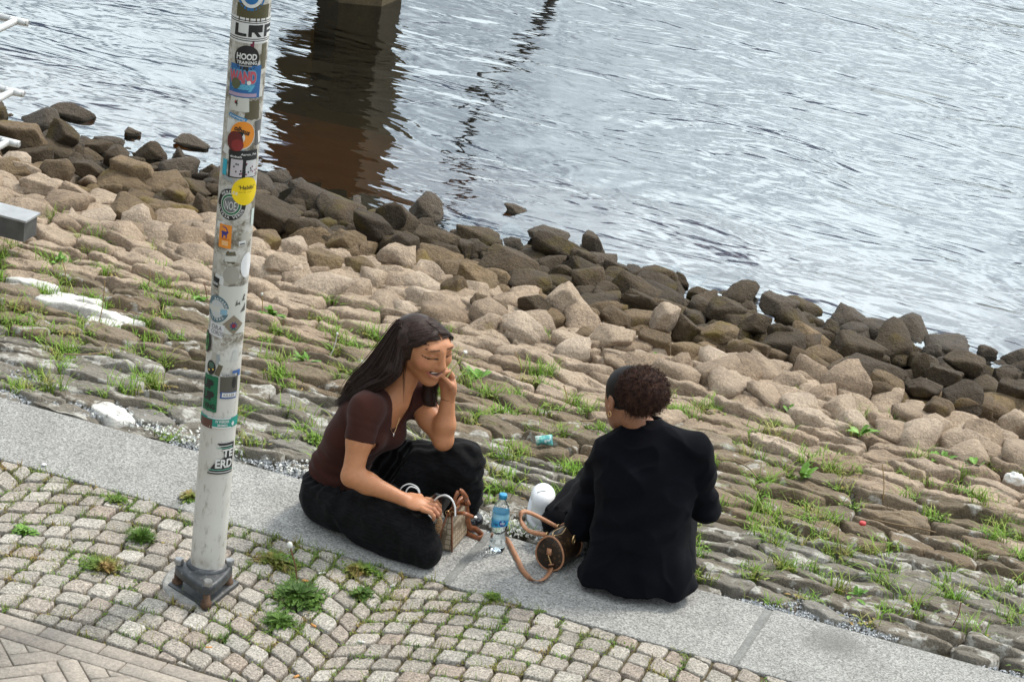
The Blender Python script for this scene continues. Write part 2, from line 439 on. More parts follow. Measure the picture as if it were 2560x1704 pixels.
h = t.math('ADD', h, t.math('MULTIPLY', wav(3.6, 0.6, 1.4, 0.40, 2, 0.9), 0.0095))
h = t.math('ADD', h, t.math('MULTIPLY', wav(11, 0.45, 1.5, 0.12, 2, 0.5), 0.0010))
h = t.math('ADD', h, t.math('MULTIPLY', wav(30, 0.6, 1.4, 0.0, 2), 0.0004))
bp = t.new('ShaderNodeBump'); bp.inputs['Strength'].default_value = 1.0; bp.inputs['Distance'].default_value = 1.0
t.l.new(h, bp.inputs['Height'])
for s in (g, fr): t.l.new(bp.outputs['Normal'], s.inputs['Normal'])
t.l.new(fr.outputs['Fac'], ms.inputs[0]); t.l.new(tr.outputs[0], ms.inputs[1]); t.l.new(g.outputs[0], ms.inputs[2])
t.l.new(ms.outputs[0], out.inputs['Surface'])
water = tag(mesh_obj('water', [(-600, YS-0.9, WATER_Z), (600, YS-0.9, WATER_Z), (600, 600, WATER_Z), (-600, 600, WATER_Z)], [(0, 1, 2, 3)], t.m), kind='structure')

# slab strip ----------------------------------------------------------------
mortar = tag(mesh_obj('kerb_strip', *box_mesh(0, W/2, -0.055, 14*L, W-0.012, 0.098), M_mortar, smooth=False), kind='structure')
for i in range(-4, 5):
    if i < -3 or i > 3: continue
    gap = 0.030
    V, F = box_mesh(0, 0, -0.06, L-gap, W, 0.12)
    s = mesh_obj('slab', V, F, M_slab, mortar, smooth=False, loc=(i*L+L/2, W/2, RND.uniform(-0.002, 0.002)))
    bevel_obj(s, 0.006, 2)

# granite setts in segmental arcs -------------------------------------------
def in_frame(p, margin=0):
    v = np.array(p)-CAM; z = v@CF
    x, y = IMW/2+FPX*(v@CR)/z, IMH/2-FPX*(v@CU)/z
    return -margin < x < IMW+margin and -margin < y < IMH+margin
def to_px(p):
    v = np.array(p)-CAM; z = v@CF
    return IMW/2+FPX*(v@CR)/z, IMH/2-FPX*(v@CU)/z
setts = []
BW, RA, ROW = 1.50, 1.28, 0.094
th = math.asin(BW/2/RA); nst = 17
rg = np.random.RandomState(3)
for b in range(-3, 3):
    x0 = 0.61+b*BW
    for k in range(-16, 12):
        ya = -0.62-k*ROW
        jit = np.cumsum(np.r_[0, rg.uniform(0.8, 1.2, nst)]); jit = -th+2*th*jit/jit[-1]
        for i in range(nst):
            c = []
            for (a, kk) in ((jit[i], 0), (jit[i+1], 0), (jit[i+1], 1), (jit[i], 1)):
                y = ya+kk*ROW-RA*(1-math.cos(a))+0.35
                c.append((x0+RA*math.sin(a)+0.006*nz(a*9, k*3+kk*3, b), y+0.007*nz(a*7+5, (k-kk)*3.1, b+3)))
            if poly_area(c) < 0: c = c[::-1]
            c = clip_poly(c, 0, 1, -0.012)
            if len(c) >= 3: c = clip_poly(c, 0, -1, -(BRICK_Y+0.012))
            if len(c) < 3 or abs(poly_area(c)) < 0.0016: continue
            setts.append(c)
def add_pieces(polys, parent, name, material, make, limit=295, rest='more_stones'):
    cen = [np.mean(p, 0) for p in polys]
    order = sorted(range(len(polys)), key=lambda i: (not in_frame((cen[i][0], cen[i][1], bank_z(cen[i][1])), 30), np.hypot(*(cen[i]-np.array(CAM[:2])))))
    restmb = {}
    cnt = 0
    for j, i in enumerate(order):
        vis = in_frame((cen[i][0], cen[i][1], bank_z(cen[i][1])), 500)
        if not vis: continue
        loc, V, F, m = make(i, polys[i], cen[i])
        if V is None: continue
        cnt += 1
        if cnt <= limit: mesh_obj(name, V, F, m, parent, True, loc)
        else:
            mb = restmb.setdefault(m.name, (m, MB())); mb[1].add(([np.array(v)+np.array(loc) for v in V], F))
    for m, mb in restmb.values():
        tag(mb.build(rest, m, parent, True), kind='stuff')
    print(name, 'pieces', cnt)
pl = np.array([POLE[0]+0.0, POLE[1]-0.01])
def make_sett(i, p, c):
    q = inset_poly([(x-c[0], y-c[1]) for x, y in p], 0.0052)
    if len(q) < 3: return (None,)*4
    r = RND
    V, F = stone_mesh(q, 0.0+r.uniform(-0.003, 0.004), 0.05, (r.uniform(-.05, .05), r.uniform(-.05, .05)), dome=0.0, rough=0.075, seed=r.uniform(0, 99), n=20, it=1, cut=0.09, edge=0.045, rings=(0.0, 0.5, 0.8, 0.95, 1.0))
    V = np.array(V); 
    # worn round arris
    top = V[1+3*20:1+4*20]; top[:, 2] -= 0.0045; V[1+2*20:1+3*20, 2] -= 0.0006; V[1+3*20:1+4*20] = top
    return (c[0], c[1], 0.004), V, F, M_granite
add_pieces(setts, ground, 'sett', M_granite, make_sett)

# clinker pavement: two stretcher rows and herringbone -----------------------
BL, BWD = 0.225, 0.071
bricks = []
def brick_at(cx, cy, a, l=BL, w=BWD):
    c, s = math.cos(a), math.sin(a)
    return [(cx+c*x-s*y, cy+s*x+c*y) for x, y in ((-l/2, -w/2), (l/2, -w/2), (l/2, w/2), (-l/2, w/2))]
for row in range(2):
    for i in range(-14, 12):
        bricks.append(brick_at(i*BL+row*0.11-0.02, BRICK_Y-BWD*(row+0.5), 0))
y1 = BRICK_Y-2*BWD
A = math.radians(45)
ca, sa = math.cos(A), math.sin(A)
for i in range(-40, 40):
    for j in range(-12, 12):
        # herringbone of 3:1 bricks in its own frame
        for kind in (0, 1):
            w, l = BWD, BWD*3
            ox, oy = i*w+j*l, i*w-j*l
            if kind == 0: cx, cy, a = ox+l/2, oy+w/2, 0
            else: cx, cy, a = ox+w/2, oy+w+l/2, math.pi/2
            X, Y = cx*ca-cy*sa-1.0, cx*sa+cy*ca-1.6
            if Y > y1+0.15 or Y < -2.1 or abs(X) > 3: continue
            p = clip_poly(brick_at(X, Y, a+A, l, w), 0, 1, y1)
            if len(p) >= 3 and abs(poly_area(p)) > 0.0012: bricks.append(p)
def make_brick(i, p, c):
    q = inset_poly([(x-c[0], y-c[1]) for x, y in p], 0.0026)
    if len(q) < 3: return (None,)*4
    n = len(q); V = []; 
    dz = RND.uniform(-0.0015, 0.0015)
    q2 = inset_poly(q, 0.003)
    if len(q2) != n: q2 = [(x*0.94, y*0.94) for x, y in q]
    V = [(x, y, -0.05) for x, y in q]+[(x, y, -0.003) for x, y in q]+[(x, y, dz) for x, y in q2]
    F = [tuple(range(2*n, 3*n))]
    for b in (0, n):
        for k in range(n): F.append((b+k, b+(k+1) % n, b+n+(k+1) % n, b+n+k))
    return (c[0], c[1], 0.006), V, F, M_brick
pave = tag(mesh_obj('brick_pavement', *box_mesh(0, BRICK_Y-3.0, -0.058, 12, 6.0, 0.1), M_soil, smooth=False), kind='structure')
def flat_piece(i, p, c):
    return make_brick(i, p, c)
_n0 = len(bpy.data.objects)
add_pieces(bricks, pave, 'brick', M_brick, flat_piece)

# pitched stones of the bank -------------------------------------------------
def voronoi(pts, ax, ay):
    P = np.array(pts)*np.array([1/ax, 1/ay]); out = []
    for i in range(len(P)):
        d = np.hypot(*(P-P[i]).T); nb = np.argsort(d)[1:16]
        x, y = P[i]; c = [(x-2.2, y-2.2), (x+2.2, y-2.2), (x+2.2, y+2.2), (x-2.2, y+2.2)]
        for j in nb:
            if d[j] > 4: break
            mxy = (P[i]+P[j])/2; nn = P[j]-P[i]
            c = clip_poly(c, nn[0], nn[1], nn@mxy)
            if len(c) < 3: break
        out.append([(a*ax, b*ay) for a, b in c])
    return out
rg = np.random.RandomState(11)
pts = []; y = W+0.06; row = 0
while y < 3.45*K:
    f = (y-W)/(3.0*K)
    dx, dy = 0.235+0.05*f, 0.118+0.07*f
    xx = -5.6+(row % 2)*dx*0.5
    while xx < 4.2:
        w = dx*rg.choice([0.55, 0.75, 1.0, 1.0, 1.3, 1.8])
        pts.append((xx+w/2, y+0.03*nz(xx*1.1, y*2)+rg.uniform(-0.38, 0.38)*dy)); xx += w
    y += dy; row += 1
cells = voronoi(pts, 0.22, 0.16)
def make_pitch(i, p, c):
    p = clip_poly(p, 0, -1, -(W+0.012))
    if len(p) < 3: return (None,)*4
    f = (c[1]-W)/(3.0*K)
    q = inset_poly([(x-c[0], y-c[1]) for x, y in p], RND.uniform(0.003, 0.012))
    if len(q) < 3 or abs(poly_area(q)) < 0.004: return (None,)*4
    r = RND
    n = 36
    hh = r.uniform(-0.008, 0.026)*(0.35+1.0*f)
    V, F = stone_mesh(q, hh, 0.10, (r.uniform(-.12, .12), -SLOPE+r.uniform(-.27, 0.03)), dome=0.2, rough=0.13+0.06*f, seed=r.uniform(0, 99), n=n, cut=0.12, rings=(0.0, 0.2, 0.4, 0.58, 0.74, 0.87, 0.955, 1.0), it=1, ledge=0.24, edge=0.13, pw=6)
    V = np.array(V)
    V[1+6*n:1+7*n, 2] -= 0.007+0.012*f
    V[1+5*n:1+6*n, 2] -= 0.002+0.004*f
    e = f+0.13*nz(c[0]*0.9, c[1]*0.9, 4)
    m = M_rev_grey if e < 0.33 else (M_rev_brown if e < 0.60+r.uniform(-.06, .06) else M_pale)
    u_, v_ = to_px((c[0], c[1], bank_z(c[1])))
    if any(abs(u_-a) < w and abs(v_-b) < h for a, b, w, h in ((70, 722, 40, 16), (205, 745, 60, 20), (300, 800, 50, 14), (262, 1040, 50, 18))): m = M_white_stone
    return (c[0], c[1], bank_z(c[1])-0.012), V, F, m
add_pieces(cells, bank, 'stone', M_rev_brown, make_pitch)

# boulders that can be told apart --------------------------------------------
S2 = IMW/2356.0
def boulder(cx, cy, w, h, material, label=None, seed=0, rz=0.0, sub=0, up=0.0, name='boulder', rx=0.0, parent=None, y_off=0.0, dep=0.8):
    cx, cy, w, h = cx*S2, cy*S2, w*S2, h*S2
    P = on_bank(cx, cy+h*0.2, 0.06+up)
    if P[2] < WATER_Z+0.13: P = on_z(cx, cy+h*0.25, WATER_Z+0.010)
    P = P+np.array([0, y_off, 0])
    sx = px2m(w, P)/2*1.06; sz = px2m(h, P)/2*1.1; sy = sx*dep
    V, F = rock_mesh(sx, sy, sz, seed or int(cx*7+cy), ICO3, planes=12)
    V = rot_any(V, rx, 0.15+RND.uniform(-.08, .08), rz)
    o = mesh_obj(name, V, F, material, parent, True, loc=tuple(P))
    if label: tag(o, label, 'boulder')
    return o
named = [
 (175, 250, 106, 46, M_wet, 'dark rock standing in the water at the far left, with a humped top'),
 (148, 302, 92, 80, M_dark, 'squarish brown boulder right in front of the far left water rock'),
 (47, 296, 132, 78, M_mid, 'long rusty brown boulder slanting down beside the railing ends'),
 (440, 322, 88, 28, M_wet, 'low flat rock in the water just left of the stickered pole'),
 (304, 300, 46, 26, M_wet, 'small rounded rock at the waterline between two larger water rocks'),
 (320, 390, 126, 76, M_mid, 'golden brown peaked boulder left of the pole'),
 (630, 482, 150, 76, M_dark, 'broad mossy boulder directly right of the pole at the shore'),
 (975, 465, 100, 88, M_wet, 'tall rounded dark boulder at the waterline right of the pier reflection'),
 (905, 488, 80, 70, M_dark, 'lower dark boulder leaning on the tall rounded waterline boulder'),
 (1185, 474, 54, 22, M_wet, 'small lone rock awash in the open water'),
 (1300, 566, 152, 90, M_dark, 'big angular dark brown boulder at the middle of the waterline'),
 (1262, 534, 104, 40, M_wet, 'dark slab rock behind the big angular brown boulder'),
 (1366, 556, 62, 76, M_wet, 'upright grey rock at the right shoulder of the big angular boulder'),
 (1300, 672, 130, 108, M_pale, 'largest pale rounded boulder above the two women'),
 (1525, 722, 66, 76, M_pale, 'upright tan rock standing on end right of the pale boulder'),
 (1560, 637, 58, 48, M_dark, 'pointed dark rock at the waterline right of the pale boulder'),
 (1785, 700, 92, 46, M_wet, 'dark overhanging rock at the waterline, blunt on its left end'),
 (1915, 752, 56, 44, M_dark, 'small dark waterline rock with a rounded top on the right'),
 (1515, 772, 92, 58, M_mid, 'mossy yellow brown boulder below the upright tan rock'),
 (2115, 826, 46, 68, M_dark, 'narrow upright dark rock near the right waterline'),
 (2212, 822, 108, 62, M_dark, 'wide dark rock touching the water near the right edge'),
 (2220, 902, 134, 88, M_dark, 'large moss topped boulder near the right edge'),
 (1995, 834, 172, 72, M_dark, 'long flat sided mossy block on the right shore'),
]
for i, (cx, cy, w, h, m, lab) in enumerate(named):
    boulder(cx, cy, w, h, m, lab, seed=100+i, up=0.02)
taken = [(n[0]*S2, n[1]*S2, n[2]*S2/2, n[3]*S2/2) for n in named]
more = [(225,330,72,50,M_dark),(350,340,72,58,M_dark),(410,362,60,76,M_dark),(495,392,72,60,M_dark),(135,386,104,72,M_mid),(60,382,72,42,M_pale),(212,386,92,42,M_dark),
 (760,458,190,62,M_dark),(1085,530,122,60,M_dark),(1180,592,150,72,M_dark),(1100,626,104,52,M_mid),(1045,656,84,70,M_mid),(1480,640,92,34,M_dark),(1420,612,72,54,M_dark),
 (1620,672,76,54,M_dark),(1670,706,92,54,M_dark),(1855,768,104,52,M_mid),(1970,790,134,48,M_dark),(2170,852,82,56,M_dark),(2120,882,92,60,M_dark),(2312,858,92,58,M_dark),(2165,942,92,70,M_mid),
 (2260,986,100,66,M_pale),(2332,894,84,60,M_dark),(720,520,110,60,M_dark),(800,545,90,50,M_mid),(860,510,120,60,M_dark),(610,545,100,55,M_mid),(1000,545,110,50,M_dark),(930,560,80,60,M_dark),
 (270,350,80,50,M_dark),(90,420,110,50,M_pale),(180,440,90,50,M_pale),(400,440,80,50,M_mid),(300,480,150,50,M_mid),(470,470,70,70,M_dark),(1740,735,80,50,M_dark),(1580,745,70,60,M_dark),(1650,760,90,50,M_mid),
 (1720,790,100,50,M_mid),(1790,760,60,60,M_dark),(2050,880,100,50,M_mid),(1230,690,80,60,M_dark),(1130,700,100,50,M_mid),(1420,720,80,50,M_mid),(1400,770,110,50,M_pale),(740,590,90,60,M_mid),(830,600,90,45,M_mid),(900,620,90,50,M_pale),(650,600,90,50,M_pale)]
for i, (cx, cy, w, h, m) in enumerate(more):
    boulder(cx, cy, w, h, m, None, seed=300+i, up=0.0, name='rock', parent=shore)
    taken.append((cx*S2, cy*S2, w*S2/2, h*S2/2))
# fill of loose rocks: small ones deep, larger ones on top
rg = np.random.RandomState(5)
fill = []
for lay, (y0, y1_, d, s0, s1) in enumerate(((3.2*K, 5.35*K, 0.15, 0.055, 0.10), (3.1*K, 5.2*K, 0.19, 0.07, 0.15))):
    yy = y0
    while yy < y1_:
        xx = -6.2+rg.uniform(0, d)
        while xx < 3.4:
            p = np.array([xx+rg.uniform(-.3, .3)*d, yy+rg.uniform(-.3, .3)*d, 0]); xx += d*rg.uniform(0.85, 1.2)
            p[2] = max(bank_z(p[1])-0.03+lay*0.04, WATER_Z-0.10)
            if not in_frame(p, 450): continue
            u, vv = to_px(p)
            if lay and any(abs(u-a) < w*0.8 and abs(vv-b) < h*0.75 for a, b, w, h in taken): continue
            fill.append((p, rg.uniform(s0, s1), lay))
        yy += d*0.92
fill.sort(key=lambda f: (not in_frame(f[0], 10), -f[2], -f[1]))
restmb = {}
npart = 0
for i, (p, s, lay) in enumerate(fill):
    f = (p[1]-2.75*K)/(2.4*K)+0.16*nz(p[0]*0.8, p[1]*0.8, 7)
    r = rg.uniform(-0.1, 0.1)
    m = M_pale if f+r < 0.40 else (M_mid if f+r < 0.56 else (M_dark if f+r < 0.93 else M_wet))
    V, F = rock_mesh(s*rg.uniform(0.9, 1.35), s*rg.uniform(0.75, 1.1), s*rg.uniform(0.5, 0.8), 1000+i, ICO2, planes=10)
    V = rot_any(V, rg.uniform(-.3, .3), rg.uniform(-.3, .3), rg.uniform(0, 6.28))
    if npart < 248 and in_frame(p, 20): mesh_obj('rock', V, F, m, shore, True, tuple(p)); npart += 1
    else: restmb.setdefault(m.name, (m, MB()))[1].add((V+p, F))
for m, mb in restmb.values(): tag(mb.build('more_rocks', m, shore, True), kind='stuff')
print('fill rocks', len(fill), npart)
# ================================================================== people
class Vol:
    """signed distance grid: smooth unions of round cones and ellipsoids, meshed with surface nets."""
    def __init__(self, lo, hi, h):
        self.h = h; self.lo = np.array(lo, float)
        self.n = np.ceil((np.array(hi)-self.lo)/h).astype(int)+1
        self.a = np.full(self.n, 9.0, np.float32); self.rs = 1.0
    def box(self, lo, hi):
        i0 = np.maximum(np.floor((lo-self.lo)/self.h).astype(int), 0); i1 = np.minimum(np.ceil((hi-self.lo)/self.h).astype(int)+1, self.n)
        if (i1 <= i0).any(): return None
        ax = [self.lo[d]+self.h*np.arange(i0[d], i1[d]) for d in range(3)]
        sl = tuple(slice(i0[d], i1[d]) for d in range(3))
        return sl, np.stack(np.meshgrid(*ax, indexing='ij'), -1)
    def put(self, lo, hi, k, fn, op='u'):
        pad = max(k*1.2, 4*self.h)
        if op == 's': pad = k+2*self.h
        r = self.box(np.array(lo)-pad, np.array(hi)+pad)
        if r is None: return self
        sl, P = r; d = fn(P).astype(np.float32); a = self.a[sl]
        if op == 'u':
            if k > 0:
                hh = np.maximum(k-np.abs(a-d), 0)/k; self.a[sl] = np.minimum(a, d)-hh*hh*k*0.25
            else: self.a[sl] = np.minimum(a, d)
        elif op == 's':
            d = -d
            if k > 0:
                hh = np.maximum(k-np.abs(a-d), 0)/k; self.a[sl] = np.maximum(a, d)+hh*hh*k*0.25
            else: self.a[sl] = np.maximum(a, d)
        return self
    def cone(self, A, B, ra, rb, k=0.02, op='u'):
        A = np.array(A, float); B = np.array(B, float); ab = B-A; L2 = ab@ab; ra *= self.rs; rb *= self.rs; k *= self.rs
        def fn(P):
            t = np.clip(((P-A)@ab)/L2, 0, 1); return np.linalg.norm(P-A-t[..., None]*ab, axis=-1)-(ra+(rb-ra)*t)
        r = max(ra, rb); return self.put(np.minimum(A, B)-r, np.maximum(A, B)+r, k, fn, op)
    def chain(self, pts, rads, k=0.02):
        for i in range(len(pts)-1): self.cone(pts[i], pts[i+1], rads[i], rads[i+1], k)
        return self
    def ell(self, c, rad, axes=None, k=0.02, op='u'):
        c = np.array(c, float); rad = np.array(rad, float)*self.rs; k *= self.rs; R_ = np.eye(3) if axes is None else np.array(axes)
        def fn(P):
            q = (P-c)@R_.T; k0 = np.linalg.norm(q/rad, axis=-1); k1 = np.linalg.norm(q/(rad*rad), axis=-1)+1e-9
            return k0*(k0-1)/k1
        r = rad.max(); return self.put(c-r, c+r, k, fn, op)
    def half(self, p, n, k=0.0):
        """cut away the side n points to."""
        p = np.array(p); n = np.array(n, float); n /= np.linalg.norm(n)
        sl, P = self.box(self.lo, self.lo+self.h*self.n); d = ((P-p)@n).astype(np.float32)
        self.a = np.maximum(self.a, d); return self
    def mesh(self, smooth=0):
        a = self.a; s = a < 0; n = np.array(a.shape)
        c = [s[i:n[0]-1+i, j:n[1]-1+j, k:n[2]-1+k] for i in (0, 1) for j in (0, 1) for k in (0, 1)]
        cnt = sum(x.astype(np.int8) for x in c); act = (cnt > 0) & (cnt < 8)
        idx = np.argwhere(act); ids = -np.ones(act.shape, np.int64); ids[act] = np.arange(len(idx))
        off = [(i, j, k) for i in (0, 1) for j in (0, 1) for k in (0, 1)]
        val = np.stack([a[idx[:, 0]+o[0], idx[:, 1]+o[1], idx[:, 2]+o[2]] for o in off], 1)
        acc = np.zeros((len(idx), 3)); num = np.zeros(len(idx))
        for p in range(8):
            for q in range(p+1, 8):
                if sum(abs(off[p][d]-off[q][d]) for d in range(3)) != 1: continue
                m = (val[:, p] < 0) != (val[:, q] < 0); t = np.where(m, val[:, p]/(val[:, p]-val[:, q]+1e-20), 0)
                acc += m[:, None]*(np.array(off[p])+t[:, None]*(np.array(off[q])-np.array(off[p]))); num += m
        V = self.lo+self.h*(idx+acc/num[:, None])
        F = []
        for d in range(3):
            e = [0, 0, 0]; e[d] = 1
            s0 = s[tuple(slice(0, n[x]-e[x]) for x in range(3))]; s1 = s[tuple(slice(e[x], n[x]) for x in range(3))]
            w = np.argwhere(s0 != s1)
            d1, d2 = (d+1) % 3, (d+2) % 3
            ok = (w[:, d1] > 0) & (w[:, d2] > 0) & (w[:, d1] < n[d1]-1) & (w[:, d2] < n[d2]-1); w = w[ok]
            fl = s0[w[:, 0], w[:, 1], w[:, 2]]
            quad = []
            for (b1, b2) in ((1, 1), (0, 1), (0, 0), (1, 0)):
                g = w.copy(); g[:, d1] -= b1; g[:, d2] -= b2; quad.append(ids[g[:, 0], g[:, 1], g[:, 2]])
            Q = np.stack(quad, 1); Q[~fl] = Q[~fl][:, ::-1]; F.append(Q)
        F = np.concatenate(F); F = F[(F >= 0).all(1)]
        for _ in range(smooth): V = lap(V, F)
        return V, F
def lap(V, F, f=0.5):
    acc = np.zeros_like(V); num = np.zeros(len(V))
    for a, b in ((0, 1), (1, 2), (2, 3), (3, 0)):
        np.add.at(acc, F[:, a], V[F[:, b]]); np.add.at(num, F[:, a], 1); np.add.at(acc, F[:, b], V[F[:, a]]); np.add.at(num, F[:, b], 1)
    return V+f*(acc/np.maximum(num, 1)[:, None]-V)
def normals(V, F):
    N = np.cross(V[F[:, 2]]-V[F[:, 0]], V[F[:, 3]]-V[F[:, 1]]); out = np.zeros_like(V)
    for c in range(4): np.add.at(out, F[:, c], N)
    return out/(np.linalg.norm(out, axis=1)[:, None]+1e-12)
def fast_obj(name, V, F, material, parent, cols=None, loc=(0, 0, 0)):
    me = bpy.data.meshes.new(name); F = np.asarray(F)
    me.vertices.add(len(V)); me.vertices.foreach_set('co', np.asarray(V, np.float32).ravel())
    me.loops.add(F.size); me.loops.foreach_set('vertex_index', F.ravel().astype(np.int32))
    me.polygons.add(len(F)); me.polygons.foreach_set('loop_start', np.arange(0, F.size, 4, dtype=np.int32))
    me.update(calc_edges=True); me.validate(); me.shade_smooth()
    if cols is not None:
        ca = me.color_attributes.new('Col', 'FLOAT_COLOR', 'POINT')
        ca.data.foreach_set('color', np.concatenate([cols, np.ones((len(cols), 1))], 1).astype(np.float32).ravel())
    me.materials.append(material); o = bpy.data.objects.new(name, me); o.location = loc
    return link(o, parent)
def vnoise(V, sc, seed=0.0, ani=(1, 1, 1)):
    W_ = V*sc*np.array(ani)+seed
    return np.array([mnoise.noise(Vector(w)) for w in W_])
def ridge(V, sc, seed, ani=(1, 1, 1)): return np.clip(1-3.2*np.abs(vnoise(V, sc, seed, ani)), 0, 1)**1.5-0.3
def jp(px, py, Y): return on_y(px, py, Y*K)
def unit(v): v = np.array(v, float); return v/np.linalg.norm(v)
def lerp(a, b, t): return np.array(a)*(1-t)+np.array(b)*t

t = NT('skin'); at_ = t.new('ShaderNodeAttribute'); at_.attribute_name = 'Col'
n1 = t.noise(t.coords('pos'), 60, 3); t.color(t.mix(1.0, at_.outputs['Color'], t.ramp(n1, [(0.3, 0.93), (0.7, 1.06)]), 'MULTIPLY'))
t.rough(0.48); t.spec(0.4); t.b.inputs['Subsurface Weight'].default_value = 0.12; t.b.inputs['Subsurface Radius'].default_value = (0.012, 0.005, 0.003)
t.b.inputs['Subsurface Scale'].default_value = 0.5
t.bump(t.noise(t.coords('pos'), 700, 2), 0.12, 0.001); M_skin = t.m
def cloth(name, c, weave=900, stripe=None, rough=0.9, sheen=0.15):
    t = NT(name); v = t.coords('pos')
    n = t.noise(v, 7, 4); f = t.noise(v, weave, 2)
    col = t.ramp(n, [(0.3, tuple(x*0.85 for x in c)), (0.7, tuple(x*1.15 for x in c))])
    col = t.mix(1.0, col, t.ramp(f, [(0.3, 0.75), (0.7, 1.25)]), 'MULTIPLY')
    if stripe:
        w = t.noise(t.coords('pos', stripe), 60, 3); col = t.mix(1.0, col, t.ramp(w, [(0.35, 0.7), (0.65, 1.5)]), 'MULTIPLY')
    t.color(col); t.rough(rough); t.spec(0.07); t.b.inputs['Sheen Weight'].default_value = sheen
    t.bump(t.math('ADD', f, t.math('MULTIPLY', t.noise(v, 30, 5, 0.6), 1.2)), 0.3, 0.003); return t.m
M_tee = cloth('brown_jersey', (0.047, 0.0175, 0.0135), sheen=0.06)
M_trs = cloth('black_pinstripe_cloth', (0.0080, 0.0078, 0.0085), stripe=(0.35, 2.6, 2.6), sheen=0.03)
M_jkt = cloth('black_jacket_cloth', (0.0035, 0.0037, 0.0058), sheen=0.02)
M_skirt = cloth('dark_trouser_cloth', (0.0055, 0.0055, 0.0070), sheen=0.02)
t = NT('dark_brown_hair'); v = t.coords('pos'); rr = t.rand()
t.color(t.ramp(t.noise(v, 120, 3), [(0.3, (0.010, 0.0052, 0.0038)), (0.7, (0.042, 0.021, 0.015))])); t.rough(0.42); t.spec(0.22); M_hair = t.m
t = NT('frizzy_brown_hair'); v = t.coords('pos')
t.color(t.ramp(t.noise(v, 55, 3), [(0.3, (0.010, 0.005, 0.004)), (0.7, (0.085, 0.038, 0.025))])); t.rough(0.7); t.spec(0.2); M_curl = t.m
t = NT('slick_black_hair'); v = t.coords('pos')
t.color(t.ramp(t.noise(v, 150, 3), [(0.3, (0.006, 0.005, 0.005)), (0.7, (0.015, 0.011, 0.010))])); t.rough(0.5); t.spec(0.15); M_slick = t.m
M_gold = plain('gold_metal', (0.75, 0.50, 0.24), 0.28, 1.0, 0.05)
M_black_gloss = plain('black_gloss', (0.012, 0.012, 0.014), 0.14, 0.0, 0.1)
M_white_cable = plain('white_plastic', (0.75, 0.75, 0.75), 0.4, 0.0, 0.03)
M_teeth = plain('teeth', (0.75, 0.70, 0.62), 0.3, 0.0, 0.03)
M_silver = plain('silver', (0.7, 0.7, 0.72), 0.25, 1.0, 0.05)
SKIN = np.array([0.45, 0.195, 0.092])

# ---------------------------------------------------------------- woman in the brown top
w1 = empty('person', tuple(on_z(880, 1330, 0)))
tag(w1, 'smiling woman in brown tee and black trousers sitting cross-legged, hand at her cheek', 'person')
O1 = np.array(w1.location)
def put1(name, V, F, m, cols=None, parent=None): return fast_obj(name, np.asarray(V)-O1, F, m, parent or w1, cols)
def part1(name, vf, m, parent=None, smooth=True):
    return mesh_obj(name, [np.array(p)-O1 for p in vf[0]], vf[1], m, parent or w1, smooth)
pelv = jp(838, 1222, .26); waist = jp(850, 1160, .26); rib = jp(893, 1088, .255); chest = jp(935, 1035, .255); neckb = jp(988, 992, .27)
rsh, lsh = jp(915, 1024, .115), jp(1040, 985, .40)
relb, rwr, rknu, rtip = jp(880, 1190, .03), jp(1006, 1246, .08), jp(1052, 1259, .095), jp(1092, 1280, .10)
lelb, lwr = jp(1108, 1100, .31), jp(1121, 988, .325)
tf = unit((0.93, -0.30, -0.10)); tr_ = unit(np.cross(tf, (0, 0, 1)));  # torso forward and her right (towards the camera)
tu = np.cross(tr_, tf)
spine = unit(neckb-pelv)
tfw = unit(tf-spine*(tf@spine)); trt = np.cross(tfw, spine)
TAX = np.array([tfw, trt, spine])
def torso(v, g=0.0):
    v.ell(pelv, (0.112+min(g*4, g), 0.165+min(g*4, g), 0.10+min(g*4, g)), TAX, 0.03)
    v.ell(waist, (0.092+g, 0.128+g, 0.10+g), TAX, 0.05)
    v.ell(rib, (0.098+g, 0.142+g, 0.115+g), TAX, 0.06)
    v.ell(chest-tfw*0.012, (0.092+g, 0.150+g, 0.085+g), TAX, 0.06)
    v.ell(chest+tfw*0.070-spine*0.045+trt*0.062, (0.052+g, 0.055+g, 0.052+g), TAX, 0.05)
    v.ell(chest+tfw*0.070-spine*0.045-trt*0.062, (0.052+g, 0.055+g, 0.052+g), TAX, 0.05)
    v.cone(chest+spine*0.045, rsh+np.array([0.0, 0.02, 0]), 0.066+g, 0.050+g, 0.05)
    v.cone(chest+spine*0.045, lsh, 0.066+g, 0.050+g, 0.05)
    v.cone(chest+spine*0.03-tfw*0.01, neckb, 0.080+g, 0.048+g, 0.05)
    return v
# head frame
HS = 1.10
HF = unit((0.850, -0.520, -0.22)); HR = unit(np.cross(HF, unit((0.02, 0.0, 1.0)))); HU = np.cross(HR, HF)
HC = jp(1066, 857, .285)              # centre of the skull
HA = np.array([HF, HR, HU])
def hp(f, r, u): return HC+HS*(HF*f+HR*r+HU*u)
lo = np.array([-0.80, -0.02, 0.0]); hi = np.array([0.05, 0.56, 0.92])
sk = Vol(lo, hi, 0.0032)
torso(sk, -0.008)
sk.cone(neckb-spine*0.01, hp(-0.030, 0, -0.06), 0.052, 0.050, 0.03)
